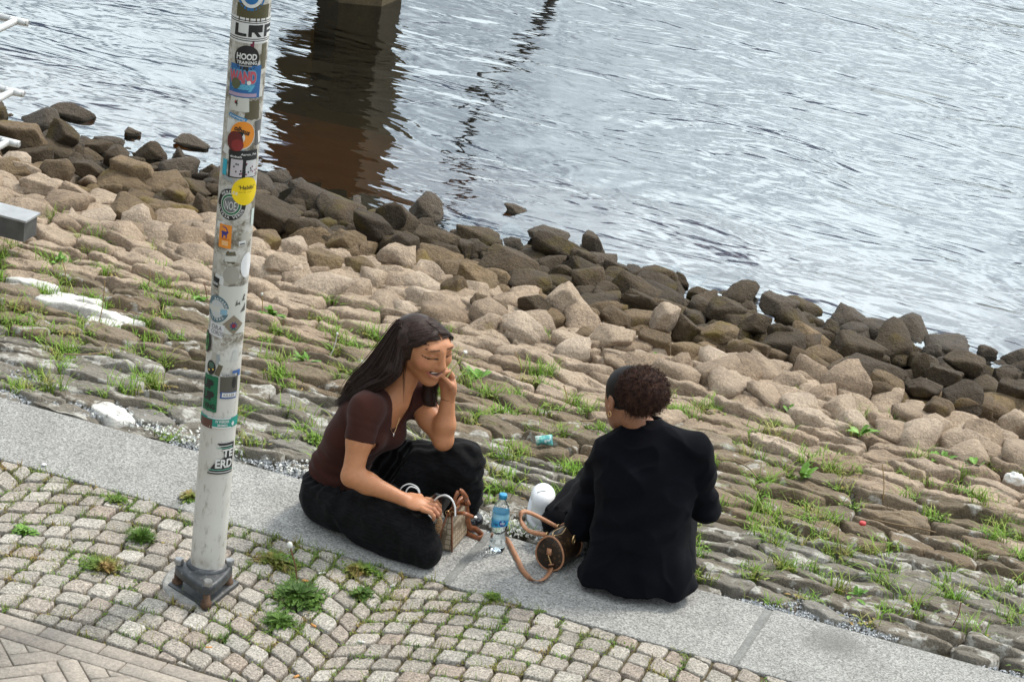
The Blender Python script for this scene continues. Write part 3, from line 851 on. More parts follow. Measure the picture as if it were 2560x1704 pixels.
# skull and face
sk.rs = HS
sk.ell(hp(-0.022, 0, -0.006), (0.096, 0.074, 0.062), HA, 0.02)
sk.ell(hp(0.030, 0, -0.025), (0.060, 0.061, 0.080), HA, 0.03)
sk.ell(hp(0.024, 0, 0.018), (0.055, 0.058, 0.033), HA, 0.03)            # forehead
sk.ell(hp(0.062, 0, -0.103), (0.024, 0.024, 0.018), HA, 0.03)            # chin
sk.cone(hp(0.055, 0, -0.090), hp(-0.012, 0.048, -0.055), 0.020, 0.024, 0.03)
sk.cone(hp(0.055, 0, -0.090), hp(-0.012, -0.048, -0.055), 0.020, 0.024, 0.03)
for s_ in (-1, 1):
    sk.ell(hp(0.056, s_*0.037, -0.030), (0.028, 0.026, 0.022), HA, 0.025)   # cheeks raised by the smile
    sk.ell(hp(0.074, s_*0.031, 0.030), (0.0070, 0.018, 0.006), HA, 0.02)    # brow
    sk.ell(hp(0.092, s_*0.032, 0.008), (0.012, 0.016, 0.010), HA, 0.010, 's')  # sockets
    sk.ell(hp(0.072, s_*0.031, 0.008), (0.0145, 0.0165, 0.0135), HA, 0.004)  # lids
    sk.ell(hp(0.094, s_*0.010, -0.033), (0.010, 0.0085, 0.0075), HA, 0.008)  # nostrils
    sk.ell(hp(-0.010, s_*0.074, -0.004), (0.016, 0.009, 0.028), HA, 0.008)  # ears
sk.cone(hp(0.084, 0, 0.020), hp(0.104, 0, -0.024), 0.0075, 0.0115, 0.012)
sk.ell(hp(0.104, 0, -0.028), (0.0115, 0.011, 0.0095), HA, 0.008)
sk.ell(hp(0.076, 0, -0.062), (0.020, 0.030, 0.018), HA, 0.02)
up_ = [hp(0.075, -0.038, -0.0445), hp(0.087, -0.019, -0.0500), hp(0.0915, 0, -0.0520), hp(0.087, 0.019, -0.0500), hp(0.075, 0.038, -0.0445)]
lo_ = [hp(0.075, -0.038, -0.0455), hp(0.084, -0.021, -0.0680), hp(0.0875, 0, -0.0775), hp(0.084, 0.021, -0.0680), hp(0.075, 0.038, -0.0455)]
sk.chain(up_, [0.003, 0.0045, 0.0048, 0.0045, 0.003], 0.005); sk.chain(lo_, [0.003, 0.005, 0.0062, 0.005, 0.003], 0.005)   # lips
sk.cone(hp(0.088, -0.028, -0.0530), hp(0.097, 0, -0.0635), 0.0052, 0.0088, 0.002, 's'); sk.cone(hp(0.088, 0.028, -0.0530), hp(0.097, 0, -0.0635), 0.0052, 0.0088, 0.002, 's')   # open smile
# arms
sk.rs = 1.0
sk.chain([rsh, lerp(rsh, relb, .45), relb], [0.050, 0.044, 0.037], 0.03)
sk.chain([relb, lerp(relb, rwr, .3), rwr], [0.037, 0.038, 0.0235], 0.02)
sk.chain([lsh, lerp(lsh, lelb, .5), lelb], [0.048, 0.044, 0.035], 0.03)
sk.chain([lelb, lerp(lelb, lwr, .35), lwr], [0.035, 0.037, 0.024], 0.02)
# right hand resting on the bag
hd = unit(rknu-rwr); hs = unit(np.cross(hd, (0.1, -0.55, 0.85))); hn = np.cross(hs, hd)
if hn[2] < 0: hn = -hn
sidev = unit(np.array([0.3, -0.9, -0.3])-hd*(np.array([0.3, -0.9, -0.3])@hd))   # little finger side, towards the camera
hn = np.cross(sidev, hd); hn = hn if hn[2] > 0 else -hn
HX = np.array([hd, sidev, hn])
pc = rwr+hd*0.045
sk.ell(pc, (0.050, 0.038, 0.017), HX, 0.02)
for q, (s_, l1, l2, l3) in enumerate(((-0.028, .036, .024, .02), (-0.009, .040, .027, .021), (0.010, .037, .025, .02), (0.028, .030, .019, .017))):
    b = pc+hd*0.036+sidev*s_+hn*0.002
    p1 = b+hd*l1+hn*0.002+sidev*s_*0.15
    p2 = p1+hd*l2*0.72-hn*l2*0.70
    p3 = p2+hd*l3*0.25-hn*l3*0.97
    sk.chain([b, p1, p2, p3], [0.0100, 0.0086, 0.0078, 0.0068], 0.004)
th0 = rwr+hd*0.025-sidev*0.026
sk.chain([th0, th0+hd*0.032-sidev*0.020-hn*0.010, th0+hd*0.062-sidev*0.014-hn*0.026], [0.012, 0.0098, 0.008], 0.008)
# left hand curled beside the cheek
ld = unit(jp(1117, 918, .315)-lwr); lpn = unit(np.array([-0.45, -0.85, 0.1])-ld*(np.array([-0.45, -0.85, 0.1])@ld))   # palm faces the face
lsd = np.cross(ld, lpn); LX = np.array([ld, lsd, lpn])
lc = lwr+ld*0.045
sk.ell(lc, (0.056, 0.044, 0.022), LX, 0.02)
tosl = lsd if lsd@np.array([0.3, -0.9, 0.3]) > 0 else -lsd
for q, (s_, l1, l2, l3) in enumerate(((0.027, .028, .022, .018), (0.009, .032, .025, .02), (-0.009, .031, .024, .02), (-0.027, .026, .02, .016))):
    b = lc+ld*0.042+tosl*s_*1.1
    p1 = b+ld*l1*0.85+lpn*l1*0.5
    p2 = p1+ld*l2*0.25+lpn*l2*0.97
    p3 = p2-ld*l3*0.75+lpn*l3*0.66
    sk.chain([b, p1, p2, p3], [0.0102, 0.0088, 0.008, 0.007], 0.004)
t0 = lwr+ld*0.022+tosl*0.024
ltip = t0+ld*0.070+tosl*0.010+lpn*0.038
sk.chain([t0, t0+ld*0.038+tosl*0.016+lpn*0.016, ltip], [0.0125, 0.0100, 0.0082], 0.008)
V, F = sk.mesh(1)
# complexion: lips, brows, lash line, blush
q = (V-HC)@HA.T/HS; f_, r_, u_ = q[:, 0], q[:, 1], q[:, 2]
cols = np.tile(SKIN, (len(V), 1))
face = (f_ > 0.03) & (np.abs(r_) < 0.09) & (np.abs(u_) < 0.13)
def paint(mask, c, w=1.0):
    w = np.clip(mask, 0, 1)[:, None]*w; global cols; cols = cols*(1-w)+np.array(c)*w
def blob(cf, cr_, cu, sf, sr, su): return np.clip(1.6-1.6*np.sqrt(((f_-cf)/sf)**2+((r_-cr_)/sr)**2+((u_-cu)/su)**2)*0.9, 0, 1)*face
for s_ in (-1, 1):
    paint(blob(0.06, s_*0.048, -0.022, 0.03, 0.026, 0.020), (0.50, 0.155, 0.095), 0.5)
    paint(blob(0.08, s_*0.031, 0.014, 0.03, 0.022, 0.010), (0.34, 0.15, 0.085), 0.45)
    br = 0.0320-0.18*np.maximum(np.abs(r_)-0.036, 0)-0.04*np.maximum(0.036-np.abs(r_), 0)
    paint(((np.abs(u_-br) < 0.0026) & (r_*s_ > 0.014) & (r_*s_ < 0.047) & face & (f_ > 0.045))*1.0, (0.07, 0.034, 0.022), 0.85)
    la = -0.0005+0.0020*np.clip((np.abs(r_)-0.046)/0.012, 0, 1)
    paint(((np.abs(u_-la) < 0.0022) & (r_*s_ > 0.014) & (r_*s_ < 0.060) & face & (f_ > 0.045))*1.0, (0.018, 0.010, 0.008), 0.95)
def near_chain(C, rad):
    d = np.full(len(V), 9.0)
    for i in range(len(C)-1):
        ab = C[i+1]-C[i]; tt = np.clip((V-C[i])@ab/(ab@ab), 0, 1); d = np.minimum(d, np.linalg.norm(V-C[i]-tt[:, None]*ab, axis=1))
    return np.clip((rad-d)/0.0015+0.5, 0, 1)
paint(near_chain(up_, 0.0072), (0.25, 0.075, 0.055), 0.85); paint(near_chain(lo_, 0.0085), (0.34, 0.10, 0.075), 0.85)
paint(near_chain([hp(0.082, -0.026, -0.0545), hp(0.088, 0, -0.0640), hp(0.082, 0.026, -0.0545)], 0.0068), (0.05, 0.015, 0.012), 0.95)
pk = np.exp(-(((V-rtip)**2).sum(1))/0.035**2)+np.exp(-(((V-lc-ld*0.03)**2).sum(1))/0.05**2)
paint(np.clip(pk, 0, 1), (0.58, 0.29, 0.195), 0.65)
body1 = put1('body', V, F, M_skin, cols)
# teeth
tv = Vol(HC-0.15, HC+0.15, 0.0016); tv.rs = HS
tv.ell(hp(0.0695, 0, -0.0570), (0.0210, 0.0330, 0.0062), HA, 0.0)
V, F = tv.mesh(1); put1('teeth', V, F, M_teeth)
# lashes as short dark wedges
for s_ in (-1, 1):
    P_ = [hp(0.0835-0.25*abs(x-0.026), s_*x, 0.0005-0.05*max(0, x-0.030)) for x in np.linspace(0.017, 0.052, 8)]
    part1('eyelashes', tube_mesh(P_, [0.0009, 0.0015, 0.0018, 0.0020, 0.0020, 0.0018, 0.0013, 0.0006], 6), M_slick)
# tee ------------------------------------------------------------------------
tv = Vol(lo, hi, 0.0042)
torso(tv, 0.0035)
tv.chain([rsh, lerp(rsh, relb, .50)], [0.061, 0.0545], 0.04); tv.chain([lsh, lerp(lsh, lelb, .34)], [0.059, 0.054], 0.04)
rd = unit(relb-rsh); ld2 = unit(lelb-lsh)
def cap_cut(v, A, d, l, R_):
    """cut the sleeve beyond l along d, only near that arm."""
    p = A+d*l
    def fn(P):
        x = P-p; a = x@d; rr = np.linalg.norm(x-a[..., None]*d, axis=-1); return np.maximum(np.maximum(-a, rr-R_), a-0.2)
    v.put(p-0.3, p+0.3, 0.0, fn, 's')
cap_cut(tv, rsh, rd, 0.115, 0.10); cap_cut(tv, lsh, ld2, 0.075, 0.085)
hem = lerp(pelv, waist, 0.62)
tv.half(hem, -unit(spine*0.9+np.array([0.12, 0, 0.25])))
# scoop neck: removed around the throat, deep in front
nk = neckb+spine*0.015
def neckcut(P):
    x = (P-nk); a = x@tfw; b = x@trt; c = x@spine
    return np.sqrt((b/0.062)**2+(np.maximum(a-0.02, 0)/0.4)**2+((c-0.012)/np.where(a > 0, 0.125, 0.042))**2)*0.05-0.05
tv.put(nk-0.25, nk+0.25, 0.004, neckcut, 's')
V, F = tv.mesh(2); N = normals(V, F)
sp_ = (V-pelv)@spine
low = np.clip(1-(sp_-0.05)/0.16, 0, 1)
fold = 0.0042*low*np.sin(sp_*150+4*vnoise(V, 9, 3.1))+0.004*vnoise(V, 14, 5.0)*(0.4+low)
arm = np.clip(1-np.linalg.norm(np.cross(V-rsh, rd), axis=1)/0.075, 0, 1)
fold += 0.003*arm*np.sin(((V-rsh)@rd)*130+5*vnoise(V, 12, 8.0))
V = V+N*fold[:, None]; put1('tee_shirt', V, F, M_tee)
# trousers -------------------------------------------------------------------
rhip, lhip = jp(872, 1258, .17), jp(880, 1215, .36)
tv = Vol((-0.85, -0.16, -0.012), (0.12, 0.66, 0.50), 0.0048)
tv.ell(pelv-np.array([-0.008, 0, 0.004]), (0.116, 0.165, 0.108), TAX, 0.04)
tv.ell(pelv-np.array([-0.02, 0.0, 0.035]), (0.122, 0.165, 0.080), None, 0.05)
lknee, lank = jp(1158, 1150, .39), jp(1150, 1305, .44); lank[2] = 0.06
tv.chain([lhip, lerp(lhip, lknee, .5)+np.array([0, 0, 0.01]), lknee], [0.112, 0.105, 0.074], 0.05)
tv.chain([lknee, lerp(lknee, lank, .5), lank], [0.072, 0.070, 0.072], 0.04)
rkn = jp(1034, 1318, .11); rkn[2] = 0.098
tv.chain([rhip, lerp(rhip, rkn, .5)+np.array([0, -0.01, 0.012]), rkn], [0.108, 0.104, 0.086], 0.05)
sh1 = jp(915, 1332, .13); sh1[2] = 0.055
sh2 = jp(1062, 1355, .085); sh2[2] = 0.054
tv.chain([sh1, lerp(sh1, sh2, .5), sh2], [0.060, 0.062, 0.060], 0.05)
hem_p = sh2+np.array([0.035, 0.0, 0.0])
tv.ell(sh2+np.array([0.02, 0.0, 0.008]), (0.026, 0.058, 0.064), None, 0.03)
for (ax_, ay_, az_, bx_, by_, bz_) in ((1030, 1338, .075, 1092, 1392, .018), (1045, 1322, .10, 1094, 1345, .072), (1045, 1312, .115, 1088, 1315, .098), (1000, 1360, .04, 1050, 1394, .014)):
    tv.cone(on_z(ax_, ay_, az_), on_z(bx_, by_, bz_), 0.026, 0.010, 0.009)      # bunched hem
tv.half((0, 0, 0.003), (0, 0, -1))
wn_ = unit(spine*0.9+np.array([0.15, 0, 0.3])); wp_ = lerp(pelv, waist, 0.75)
def wcut(P):
    x = P-wp_; a = x@wn_; return np.maximum(-a, np.linalg.norm(x-a[..., None]*wn_, axis=-1)-0.19)
tv.put(wp_-0.3, wp_+0.3, 0.0, wcut, 's')
V, F = tv.mesh(2); N = normals(V, F)
bz = np.clip(V[:, 2]/0.05, 0, 1)
legd = unit(rkn-rhip); al = (V-rhip)@legd
near = np.clip(1-(V[:, 1]-0.05)/0.2, 0, 1)
fo = 0.005*vnoise(V, 10, 2.0)+0.010*ridge(V, 4.2, 2.5, (0.8, 1.6, 1.6))+0.002*ridge(V, 13, 6.0, (0.7, 1.3, 1.3))
fo += near*(0.0035*np.sin(al*55+V[:, 2]*40+4*vnoise(V, 7, 1.5))*np.clip(1.1-al/0.30, 0, 1)+0.005*np.sin(al*85-V[:, 2]*30+3*vnoise(V, 8, 9.5))*np.clip((al-0.22)/0.12, 0, 1))
kn = np.exp(-((V-lknee)**2).sum(1)/0.14**2); fo += 0.004*kn*np.sin(V[:, 2]*120+V[:, 0]*50+3*vnoise(V, 8, 4))
wst = np.clip(((V-pelv)@spine-0.0)/0.06, 0, 1); fo += 0.004*wst*np.sin(np.arctan2((V-pelv)@trt, (V-pelv)@tfw)*26+2*vnoise(V, 20, 1))
V = V+N*(fo*bz)[:, None]; put1('trousers', V, F, M_trs)
# shoe of the raised leg
sv = Vol((-0.2, 0.30, -0.06), (0.16, 0.62, 0.16), 0.004)
sb = lank.copy(); sb[2] = 0.035
sv.ell(sb+np.array([0.02, -0.02, 0.0]), (0.075, 0.060, 0.036), None, 0.02); sv.ell(sb+np.array([0.0, 0.0, 0.028]), (0.05, 0.042, 0.045), None, 0.02); sv.half((0, 0, 0.002), (0, 0, -1))
V, F = sv.mesh(1); put1('shoe', V, F, M_black_gloss)
# hair -----------------------------------------------------------------------
hv = Vol(HC-np.array([0.42, 0.22, 0.34]), HC+np.array([0.18, 0.22, 0.20]), 0.0042); hv.rs = HS
hv.ell(hp(-0.020, 0, -0.004), (0.106, 0.080, 0.0670), HA, 0.02)
hv.ell(hp(-0.060, 0, -0.02), (0.066, 0.074, 0.080), HA, 0.03)
hv.rs = 1.0
bk = [hp(-0.070, 0.010, -0.01), jp(957, 930, .26), jp(897, 975, .24), jp(855, 1008, .225)]
hv.chain(bk, [0.062, 0.044, 0.026, 0.008], 0.03)
hv.chain([hp(-0.03, 0.060, 0.01), jp(985, 925, .20), jp(930, 958, .19), jp(872, 998, .19)], [0.028, 0.026, 0.020, 0.006], 0.03)
hv.chain([hp(-0.03, -0.060, 0.0), hp(-0.035, -0.068, -0.09), jp(1070, 1000, .36), jp(1090, 1035, .35)], [0.034, 0.030, 0.022, 0.008], 0.03)
# the cap follows the scalp
def skin_at(P):
    i = np.clip(np.rint((P-sk.lo)/sk.h).astype(int), 0, sk.n-1); return sk.a[i[..., 0], i[..., 1], i[..., 2]]
def scalpfn(P):
    x = (P-HC)@HA.T/HS; return np.maximum(skin_at(P)-0.0065, np.maximum(np.linalg.norm(P-hp(-0.01, 0, 0.0), axis=-1)-0.15, -0.045-x[..., 2]-0.6*np.minimum(x[..., 0], 0)))
hv.put(HC-0.16, HC+0.16, 0.006, scalpfn)
def push_out(p, off=0.008):
    c0 = hp(-0.02, 0, -0.01); d = unit(np.asarray(p)-c0); r = 0.05
    while skin_at(c0+d*r) < off and r < 0.16: r += 0.0015
    return c0+d*max(r, min(np.linalg.norm(np.asarray(p)-c0), r+0.004))
# leave the face open: front wedge below the hairline
def facecut(P):
    x = (P-HC)@HA.T/HS; a, b, c = x[..., 0], x[..., 1], x[..., 2]
    lim = 0.018+0.30*np.maximum(c-0.020, 0)+0.10*np.abs(b)     # hair starts further forward towards the parting
    side = np.maximum(np.abs(b)-np.clip(0.018+1.1*(0.068-c), 0.0, 0.085), c-0.070)
    return np.maximum(np.maximum(lim-a, side), -0.125-c)
hv.put(HC-0.2, HC+0.2, 0.008, facecut, 's')
V, F = hv.mesh(2); N = normals(V, F)
cr2 = (V-HC)@HA.T
V = V+N*(0.003*vnoise(V, 16, 3)-0.002)[:, None]
hair1 = put1('hair', V, F, M_hair)
rg = np.random.RandomState(8); mb = MB()
def strand(pts, r0, parent_mb):
    pts = spline(pts, 5); n = len(pts); parent_mb.add(tube_mesh(pts, [r0*min(1, 0.5+6*i/n)*(1 if i < n*0.75 else max(0.15, (n-1-i)/(n*0.25))) for i in range(n)], 4, False))
def scalp(ang, fr, lift=1.0):
    """point of the cap: fr along the parting (1 front, -1 back), ang down the side (+ her right)."""
    a = fr*1.15
    return hp(-0.026, 0, -0.004)+HS*lift*(HF*0.112*math.sin(a)*math.cos(ang*0.75)+HU*0.0700*math.cos(a)*math.cos(ang)+HR*0.086*math.sin(ang))
for i in range(900):
    s_ = rg.uniform(-0.75, 0.66)
    j1 = rg.normal(0, 0.0055, 3)
    side = 1 if rg.rand() < 0.8 else -1
    P_ = [scalp(0.03*side, s_, 1.0), scalp(0.45*side, s_*0.92, 1.01), scalp(0.95*side, s_*0.72-0.08, 1.02)]
    u = (s_+0.75)/1.61
    if side > 0:
        P_.append(hp(-0.020-0.075*(1-u), 0.088-0.03*(1-u), -0.020+0.05*(1-u))+j1)
        P_.append(lerp(jp(928, 900, .24), jp(985, 945, .165), u)+j1*1.6)
        P_.append(lerp(jp(880, 957, .23), jp(915, 982, .160), u)+j1*2)
        P_.append(lerp(jp(845, 1005, .22), jp(856, 1012, .165), rg.rand())+rg.normal(0, 0.009, 3))
    else:
        P_.append(hp(-0.03-0.04*(1-u), -0.090, -0.03)+j1); P_.append(hp(-0.035, -0.085, -0.11)+j1*2); P_.append(jp(1072, 1015, .36)+j1*3)
    P_[:3] = [push_out(x_, 0.0075) for x_ in P_[:3]]
    strand(P_, rg.uniform(0.0008, 0.0017), mb)
for i in range(240):   # hair drawn from the parting over the temples
    sd_ = 1 if rg.rand() < 0.7 else -1; k_ = rg.uniform(0.86, 1.04); j1 = rg.normal(0, 0.0028, 3); w_ = rg.rand()
    P_ = [hp(0.050, sd_*0.003, 0.074+0.03*w_)+j1*0.4, hp(0.048, sd_*0.034, 0.060+0.014*w_)+j1, hp(0.036*k_, sd_*0.070, 0.030+0.01*w_)+j1, hp(-0.008, sd_*0.088, -0.014)+j1*1.3]
    if sd_ > 0: P_ += [jp(990, 935, .165)+j1*2, jp(930, 972, .16)+j1*3, lerp(jp(850, 1006, .2), jp(866, 1010, .165), w_)+j1*3]
    else: P_ += [hp(-0.02, -0.088, -0.08)+j1*2, jp(1078, 1000, .36)+j1*3, jp(1092, 1035, .35)+j1*3]
    P_[:4] = [push_out(x_, 0.0075) for x_ in P_[:4]]
    strand(P_, rg.uniform(0.0009, 0.0018), mb)
for i in range(3):   # loose front lock
    o_ = rg.normal(0, 0.003, 3); strand([hp(0.012, 0.080, -0.010)+o_, hp(0.016, 0.078, -0.06)+o_, hp(0.010, 0.066, -0.115)+o_, jp(1010, 1010, .14)+o_], 0.0013, mb)
mesh_obj('hair_strands', [np.array(p)-O1 for p in mb.V], mb.F, M_hair, hair1, True)
# necklace, bracelet
nkl = spline([neckb+trt*0.045+spine*0.01+tfw*0.012, chest+spine*0.045+tfw*0.083+trt*0.028, chest+spine*0.006+tfw*0.108, chest+spine*0.045+tfw*0.083-trt*0.028, neckb-trt*0.045+spine*0.01+tfw*0.012], 8)
part1('necklace', tube_mesh(nkl, 0.0011, 5), M_gold)
pd = chest+spine*0.000+tfw*0.112; part1('pendant', (ICO1[0]*np.array([0.004, 0.004, 0.009])+pd, ICO1[1]), M_silver)
bl = unit(lwr-lelb); b1 = unit(np.cross(bl, (0, 1, 0))); b2 = np.cross(bl, b1)
part1('bracelet', tube_mesh([lwr-bl*0.012+0.0262*(math.cos(a)*b1+math.sin(a)*b2) for a in np.linspace(0, 2*math.pi, 25)], 0.0010, 5), M_slick)
# flower held between her fingers
fl = empty('flower', tuple(ltip)); tag(fl, 'small white daisy on a thin stem held in the smiling woman\'s raised hand', 'flower')
O_ = np.array(ltip); f1 = jp(1163, 880, .30)-O_
mesh_obj('stem', *tube_mesh(spline([(0, 0, 0), f1*0.5+np.array([0.003, 0, 0.004]), f1], 5), 0.0026, 5), plain('flower_stem', (0.50, 0.50, 0.20), 0.6), fl)
mesh_obj('petals', ICO1[0]*np.array([0.0085, 0.0085, 0.0065])+f1, ICO1[1], plain('white_petal', (0.78, 0.78, 0.70), 0.6), fl)
# ---------------------------------------------------------------- woman in the black jacket
w2 = empty('person', tuple(on_z(1600, 1490, 0)))
tag(w2, 'woman with a curly hair puff in a black jacket, seen from behind on the slab', 'person')
O2 = np.array(w2.location)
def put2(name, V, F, m, cols=None, parent=None): return fast_obj(name, np.asarray(V)-O2, F, m, parent or w2, cols)
def part2(name, vf, m, parent=None, smooth=True): return mesh_obj(name, [np.array(p)-O2 for p in vf[0]], vf[1], m, parent or w2, smooth)
B = dict(pel=jp(1598, 1440, .36), wst=jp(1600, 1330, .37), rib=jp(1612, 1230, .40), che=jp(1618, 1150, .44), nek=jp(1612, 1060, .47))
lsh2, rsh2 = jp(1525, 1135, .45), jp(1738, 1128, .47)
lel2, rel2 = jp(1456, 1308, .42), jp(1760, 1262, .50)
lwr2, rwr2 = lel2+np.array([0.03, 0.20, -0.02]), rel2+np.array([-0.13, 0.20, -0.05])
fw = unit((-0.22, 0.95, 0)); rt = np.array([fw[1], -fw[0], 0])
sp2 = unit(B['nek']-B['pel']); fw2 = unit(fw-sp2*(fw@sp2)); rt2 = np.cross(fw2, sp2); AX = np.array([fw2, rt2, sp2])
# body (skin) : head, neck, torso, arms, hands
HF2 = unit((-0.72, 0.60, -0.34)); HR2 = unit(np.cross(HF2, (0.05, 0.1, 1.0))); HU2 = np.cross(HR2, HF2); HA2 = np.array([HF2, HR2, HU2])
HC2 = jp(1568, 1000, .47)
def hq(f, r, u): return HC2+HF2*f+HR2*r+HU2*u
sk = Vol((0.12, 0.05, 0.0), (0.86, 0.95, 0.95), 0.004)
sk.cone(B['nek']-sp2*0.03, hq(-0.035, 0, -0.05), 0.054, 0.050, 0.03)
sk.ell(hq(-0.010, 0, 0.028), (0.096, 0.076, 0.090), HA2, 0.02); sk.ell(hq(0.032, 0, -0.028), (0.060, 0.060, 0.078), HA2, 0.03)
sk.ell(hq(0.06, 0, -0.088), (0.024, 0.024, 0.02), HA2, 0.03)
sk.cone(hq(0.086, 0, 0.018), hq(0.106, 0, -0.025), 0.008, 0.012, 0.012)
sk.ell(hq(0.086, 0, -0.050), (0.009, 0.021, 0.006), HA2, 0.006); sk.ell(hq(0.083, 0, -0.066), (0.010, 0.018, 0.007), HA2, 0.006)
for s_ in (-1, 1):
    sk.ell(hq(0.092, s_*0.032, 0.008), (0.012, 0.016, 0.010), HA2, 0.01, 's'); sk.ell(hq(0.072, s_*0.031, 0.008), (0.0145, 0.0165, 0.0135), HA2, 0.004)
    sk.ell(hq(-0.012, s_*0.077, -0.010), (0.019, 0.009, 0.031), HA2, 0.006)
    sk.ell(hq(-0.006, s_*0.083, -0.006), (0.008, 0.006, 0.016), HA2, 0.004, 's')
sk.ell(B['che'], (0.08, 0.13, 0.1), AX, 0.03); sk.ell(B['rib'], (0.09, 0.13, 0.12), AX, 0.03); sk.ell(B['wst'], (0.09, 0.12, 0.12), AX, 0.03)
for s_, e_, w_ in ((lsh2, lel2, lwr2), (rsh2, rel2, rwr2)):
    sk.cone(B['che']+sp2*0.03, s_, 0.05, 0.04, 0.03); sk.chain([s_, e_, w_], [0.042, 0.034, 0.023], 0.02)
    d_ = unit(w_-e_); n_ = unit(np.cross(d_, (0.2, 0.1, 1))); u2 = np.cross(n_, d_)
    sk.ell(w_+d_*0.045, (0.048, 0.036, 0.017), np.array([d_, n_, u2]), 0.02)
    for q, (o_, l_) in enumerate(((-.027, .058), (-.009, .066), (.009, .062), (.027, .05))):
        b_ = w_+d_*0.082+n_*o_; sk.chain([b_, b_+d_*l_*0.55-u2*0.01, b_+d_*l_*0.9-u2*0.03], [0.0095, 0.0082, 0.007], 0.004)
    b_ = w_+d_*0.02-n_*0.03; sk.chain([b_, b_+d_*0.035-n_*0.02, b_+d_*0.06-n_*0.02-u2*0.01], [0.012, 0.0095, 0.008], 0.006)
V, F = sk.mesh(1); cols = np.tile(np.array([0.30, 0.14, 0.078]), (len(V), 1))
put2('body', V, F, M_skin, cols)
# jacket
def jacket(v):
    v.ell(B['pel']-sp2*0.02, (0.135, 0.195, 0.13), AX, 0.05)
    v.ell(B['wst'], (0.135, 0.178, 0.13), AX, 0.08); v.ell(B['rib'], (0.132, 0.182, 0.14), AX, 0.08); v.ell(B['che'], (0.115, 0.180, 0.115), AX, 0.08)
    v.cone(B['che']+sp2*0.060, B['nek']-sp2*0.02, 0.085, 0.062, 0.05)
    v.cone(B['che']+sp2*0.065-rt2*0.05, lsh2, 0.066, 0.062, 0.06); v.cone(B['che']+sp2*0.065+rt2*0.05, rsh2, 0.066, 0.062, 0.06)
    v.chain([lsh2, lerp(lsh2, lel2, .5), lel2], [0.064, 0.066, 0.062], 0.014); v.chain([lel2, lerp(lel2, lwr2, 0.9)], [0.062, 0.048], 0.03)
    v.chain([rsh2, lerp(rsh2, rel2, .5), rel2], [0.064, 0.060, 0.054], 0.012); v.chain([rel2, lerp(rel2, rwr2, 0.9)], [0.056, 0.046], 0.03)
tv = Vol((0.0, -0.02, -0.02), (0.98, 0.95, 0.85), 0.005)
jacket(tv)
# boxy lower back panel that hangs to the hem
pb = B['pel']-fw*0.065
tv.ell(pb-np.array([0, 0, 0.02]), (0.208, 0.095, 0.20), np.array([rt, fw, (0, 0, 1)]), 0.08); tv.ell(pb-np.array([0, 0, 0.07]), (0.212, 0.105, 0.14), np.array([rt, fw, (0, 0, 1)]), 0.08)
hz = 0.034
def hemcut(P): return (P[..., 2]-hz-0.10*(P[..., 1]-0.25)-0.006*np.sin(P[..., 0]*38))
tv.put(tv.lo, np.array([0.98, 0.95, 0.16]), 0.006, hemcut, 's')
def colcut(P):
    x = P-(B['nek']+sp2*0.005); c = x@sp2; return np.maximum(np.linalg.norm(x-c[..., None]*sp2, axis=-1)-0.052, -0.02-c)
tv.put(B['nek']-0.12, B['nek']+0.12, 0.004, colcut, 's')
V, F = tv.mesh(2); N = normals(V, F)
la = np.clip(((V-pb)@rt), -0.3, 0.3); hz_ = V[:, 2]
bkm = np.clip(-N@fw, 0, 1)
fo = 0.005*vnoise(V, 6.5, 2.0)+0.0035*vnoise(V, 15, 6.0)+0.009*ridge(V, 3.8, 4.5, (1.2, 1.2, 1.5))+0.004*ridge(V, 9, 1.5, (1.0, 1.0, 1.4))
lowm = np.clip(1-(hz_-0.06)/0.20, 0, 1)
fo += lowm*0.006*np.sin(la*62+2.5*vnoise(V, 5, 1.0))*bkm
mid = np.exp(-((hz_-0.30)/0.12)**2)
fo += bkm*mid*0.006*np.sin((hz_-0.55*la)*58+3*vnoise(V, 6, 7.0))
da = np.exp(-(np.linalg.norm(V-lerp(lsh2, lel2, .75), axis=1)/0.11)**2); fo += 0.006*da*np.sin((V@unit(lel2-lsh2))*85+3*vnoise(V, 9, 3))
ar = np.exp(-(np.linalg.norm(V-lerp(rsh2, rel2, .8), axis=1)/0.10)**2); fo += 0.005*ar*np.sin((V@unit(rel2-rsh2))*85+3*vnoise(V, 9, 5))
V = V+N*fo[:, None]; jk = put2('jacket', V, F, M_jkt)
# collar band and centre seam
cb = [B['nek']+sp2*0.006+0.057*(math.cos(a)*rt2+math.sin(a)*fw2) for a in np.linspace(0, 2*math.pi, 33)]
V_, F_ = ribbon_mesh(cb, 0.036, 0.006, sp2); part2('collar', (V_, F_), M_jkt, jk)
# trousers: seat, raised legs
tv = Vol((-0.08, 0.02, -0.16), (0.95, 1.25, 0.52), 0.0055)
seat = B['pel'].copy(); seat[2] = 0.085
tv.ell(seat-fw*0.01, (0.172, 0.150, 0.092), np.array([rt, fw, (0, 0, 1)]), 0.04)
lkn = jp(1502, 1205, .80); lan = on_bank(1398, 1300, 0.10)
rkn2 = jp(1668, 1215, .86); ran = rkn2+np.array([-0.04, 0.16, -0.40])
for h_, k_, a_ in ((seat-rt*0.09+fw*0.05, lkn, lan), (seat+rt*0.09+fw*0.05, rkn2, ran)):
    tv.chain([h_, lerp(h_, k_, .5), k_], [0.105, 0.10, 0.078], 0.05); tv.chain([k_, lerp(k_, a_, .5), a_], [0.078, 0.070, 0.066], 0.04)
def gcut(P): return P[..., 2]-np.where(P[..., 1] < W+0.01, 0.003, -SLOPE*(P[..., 1]-W)+0.012)
tv.put(tv.lo, tv.lo+tv.h*tv.n, 0.0, gcut, 's')
V, F = tv.mesh(2); N = normals(V, F)
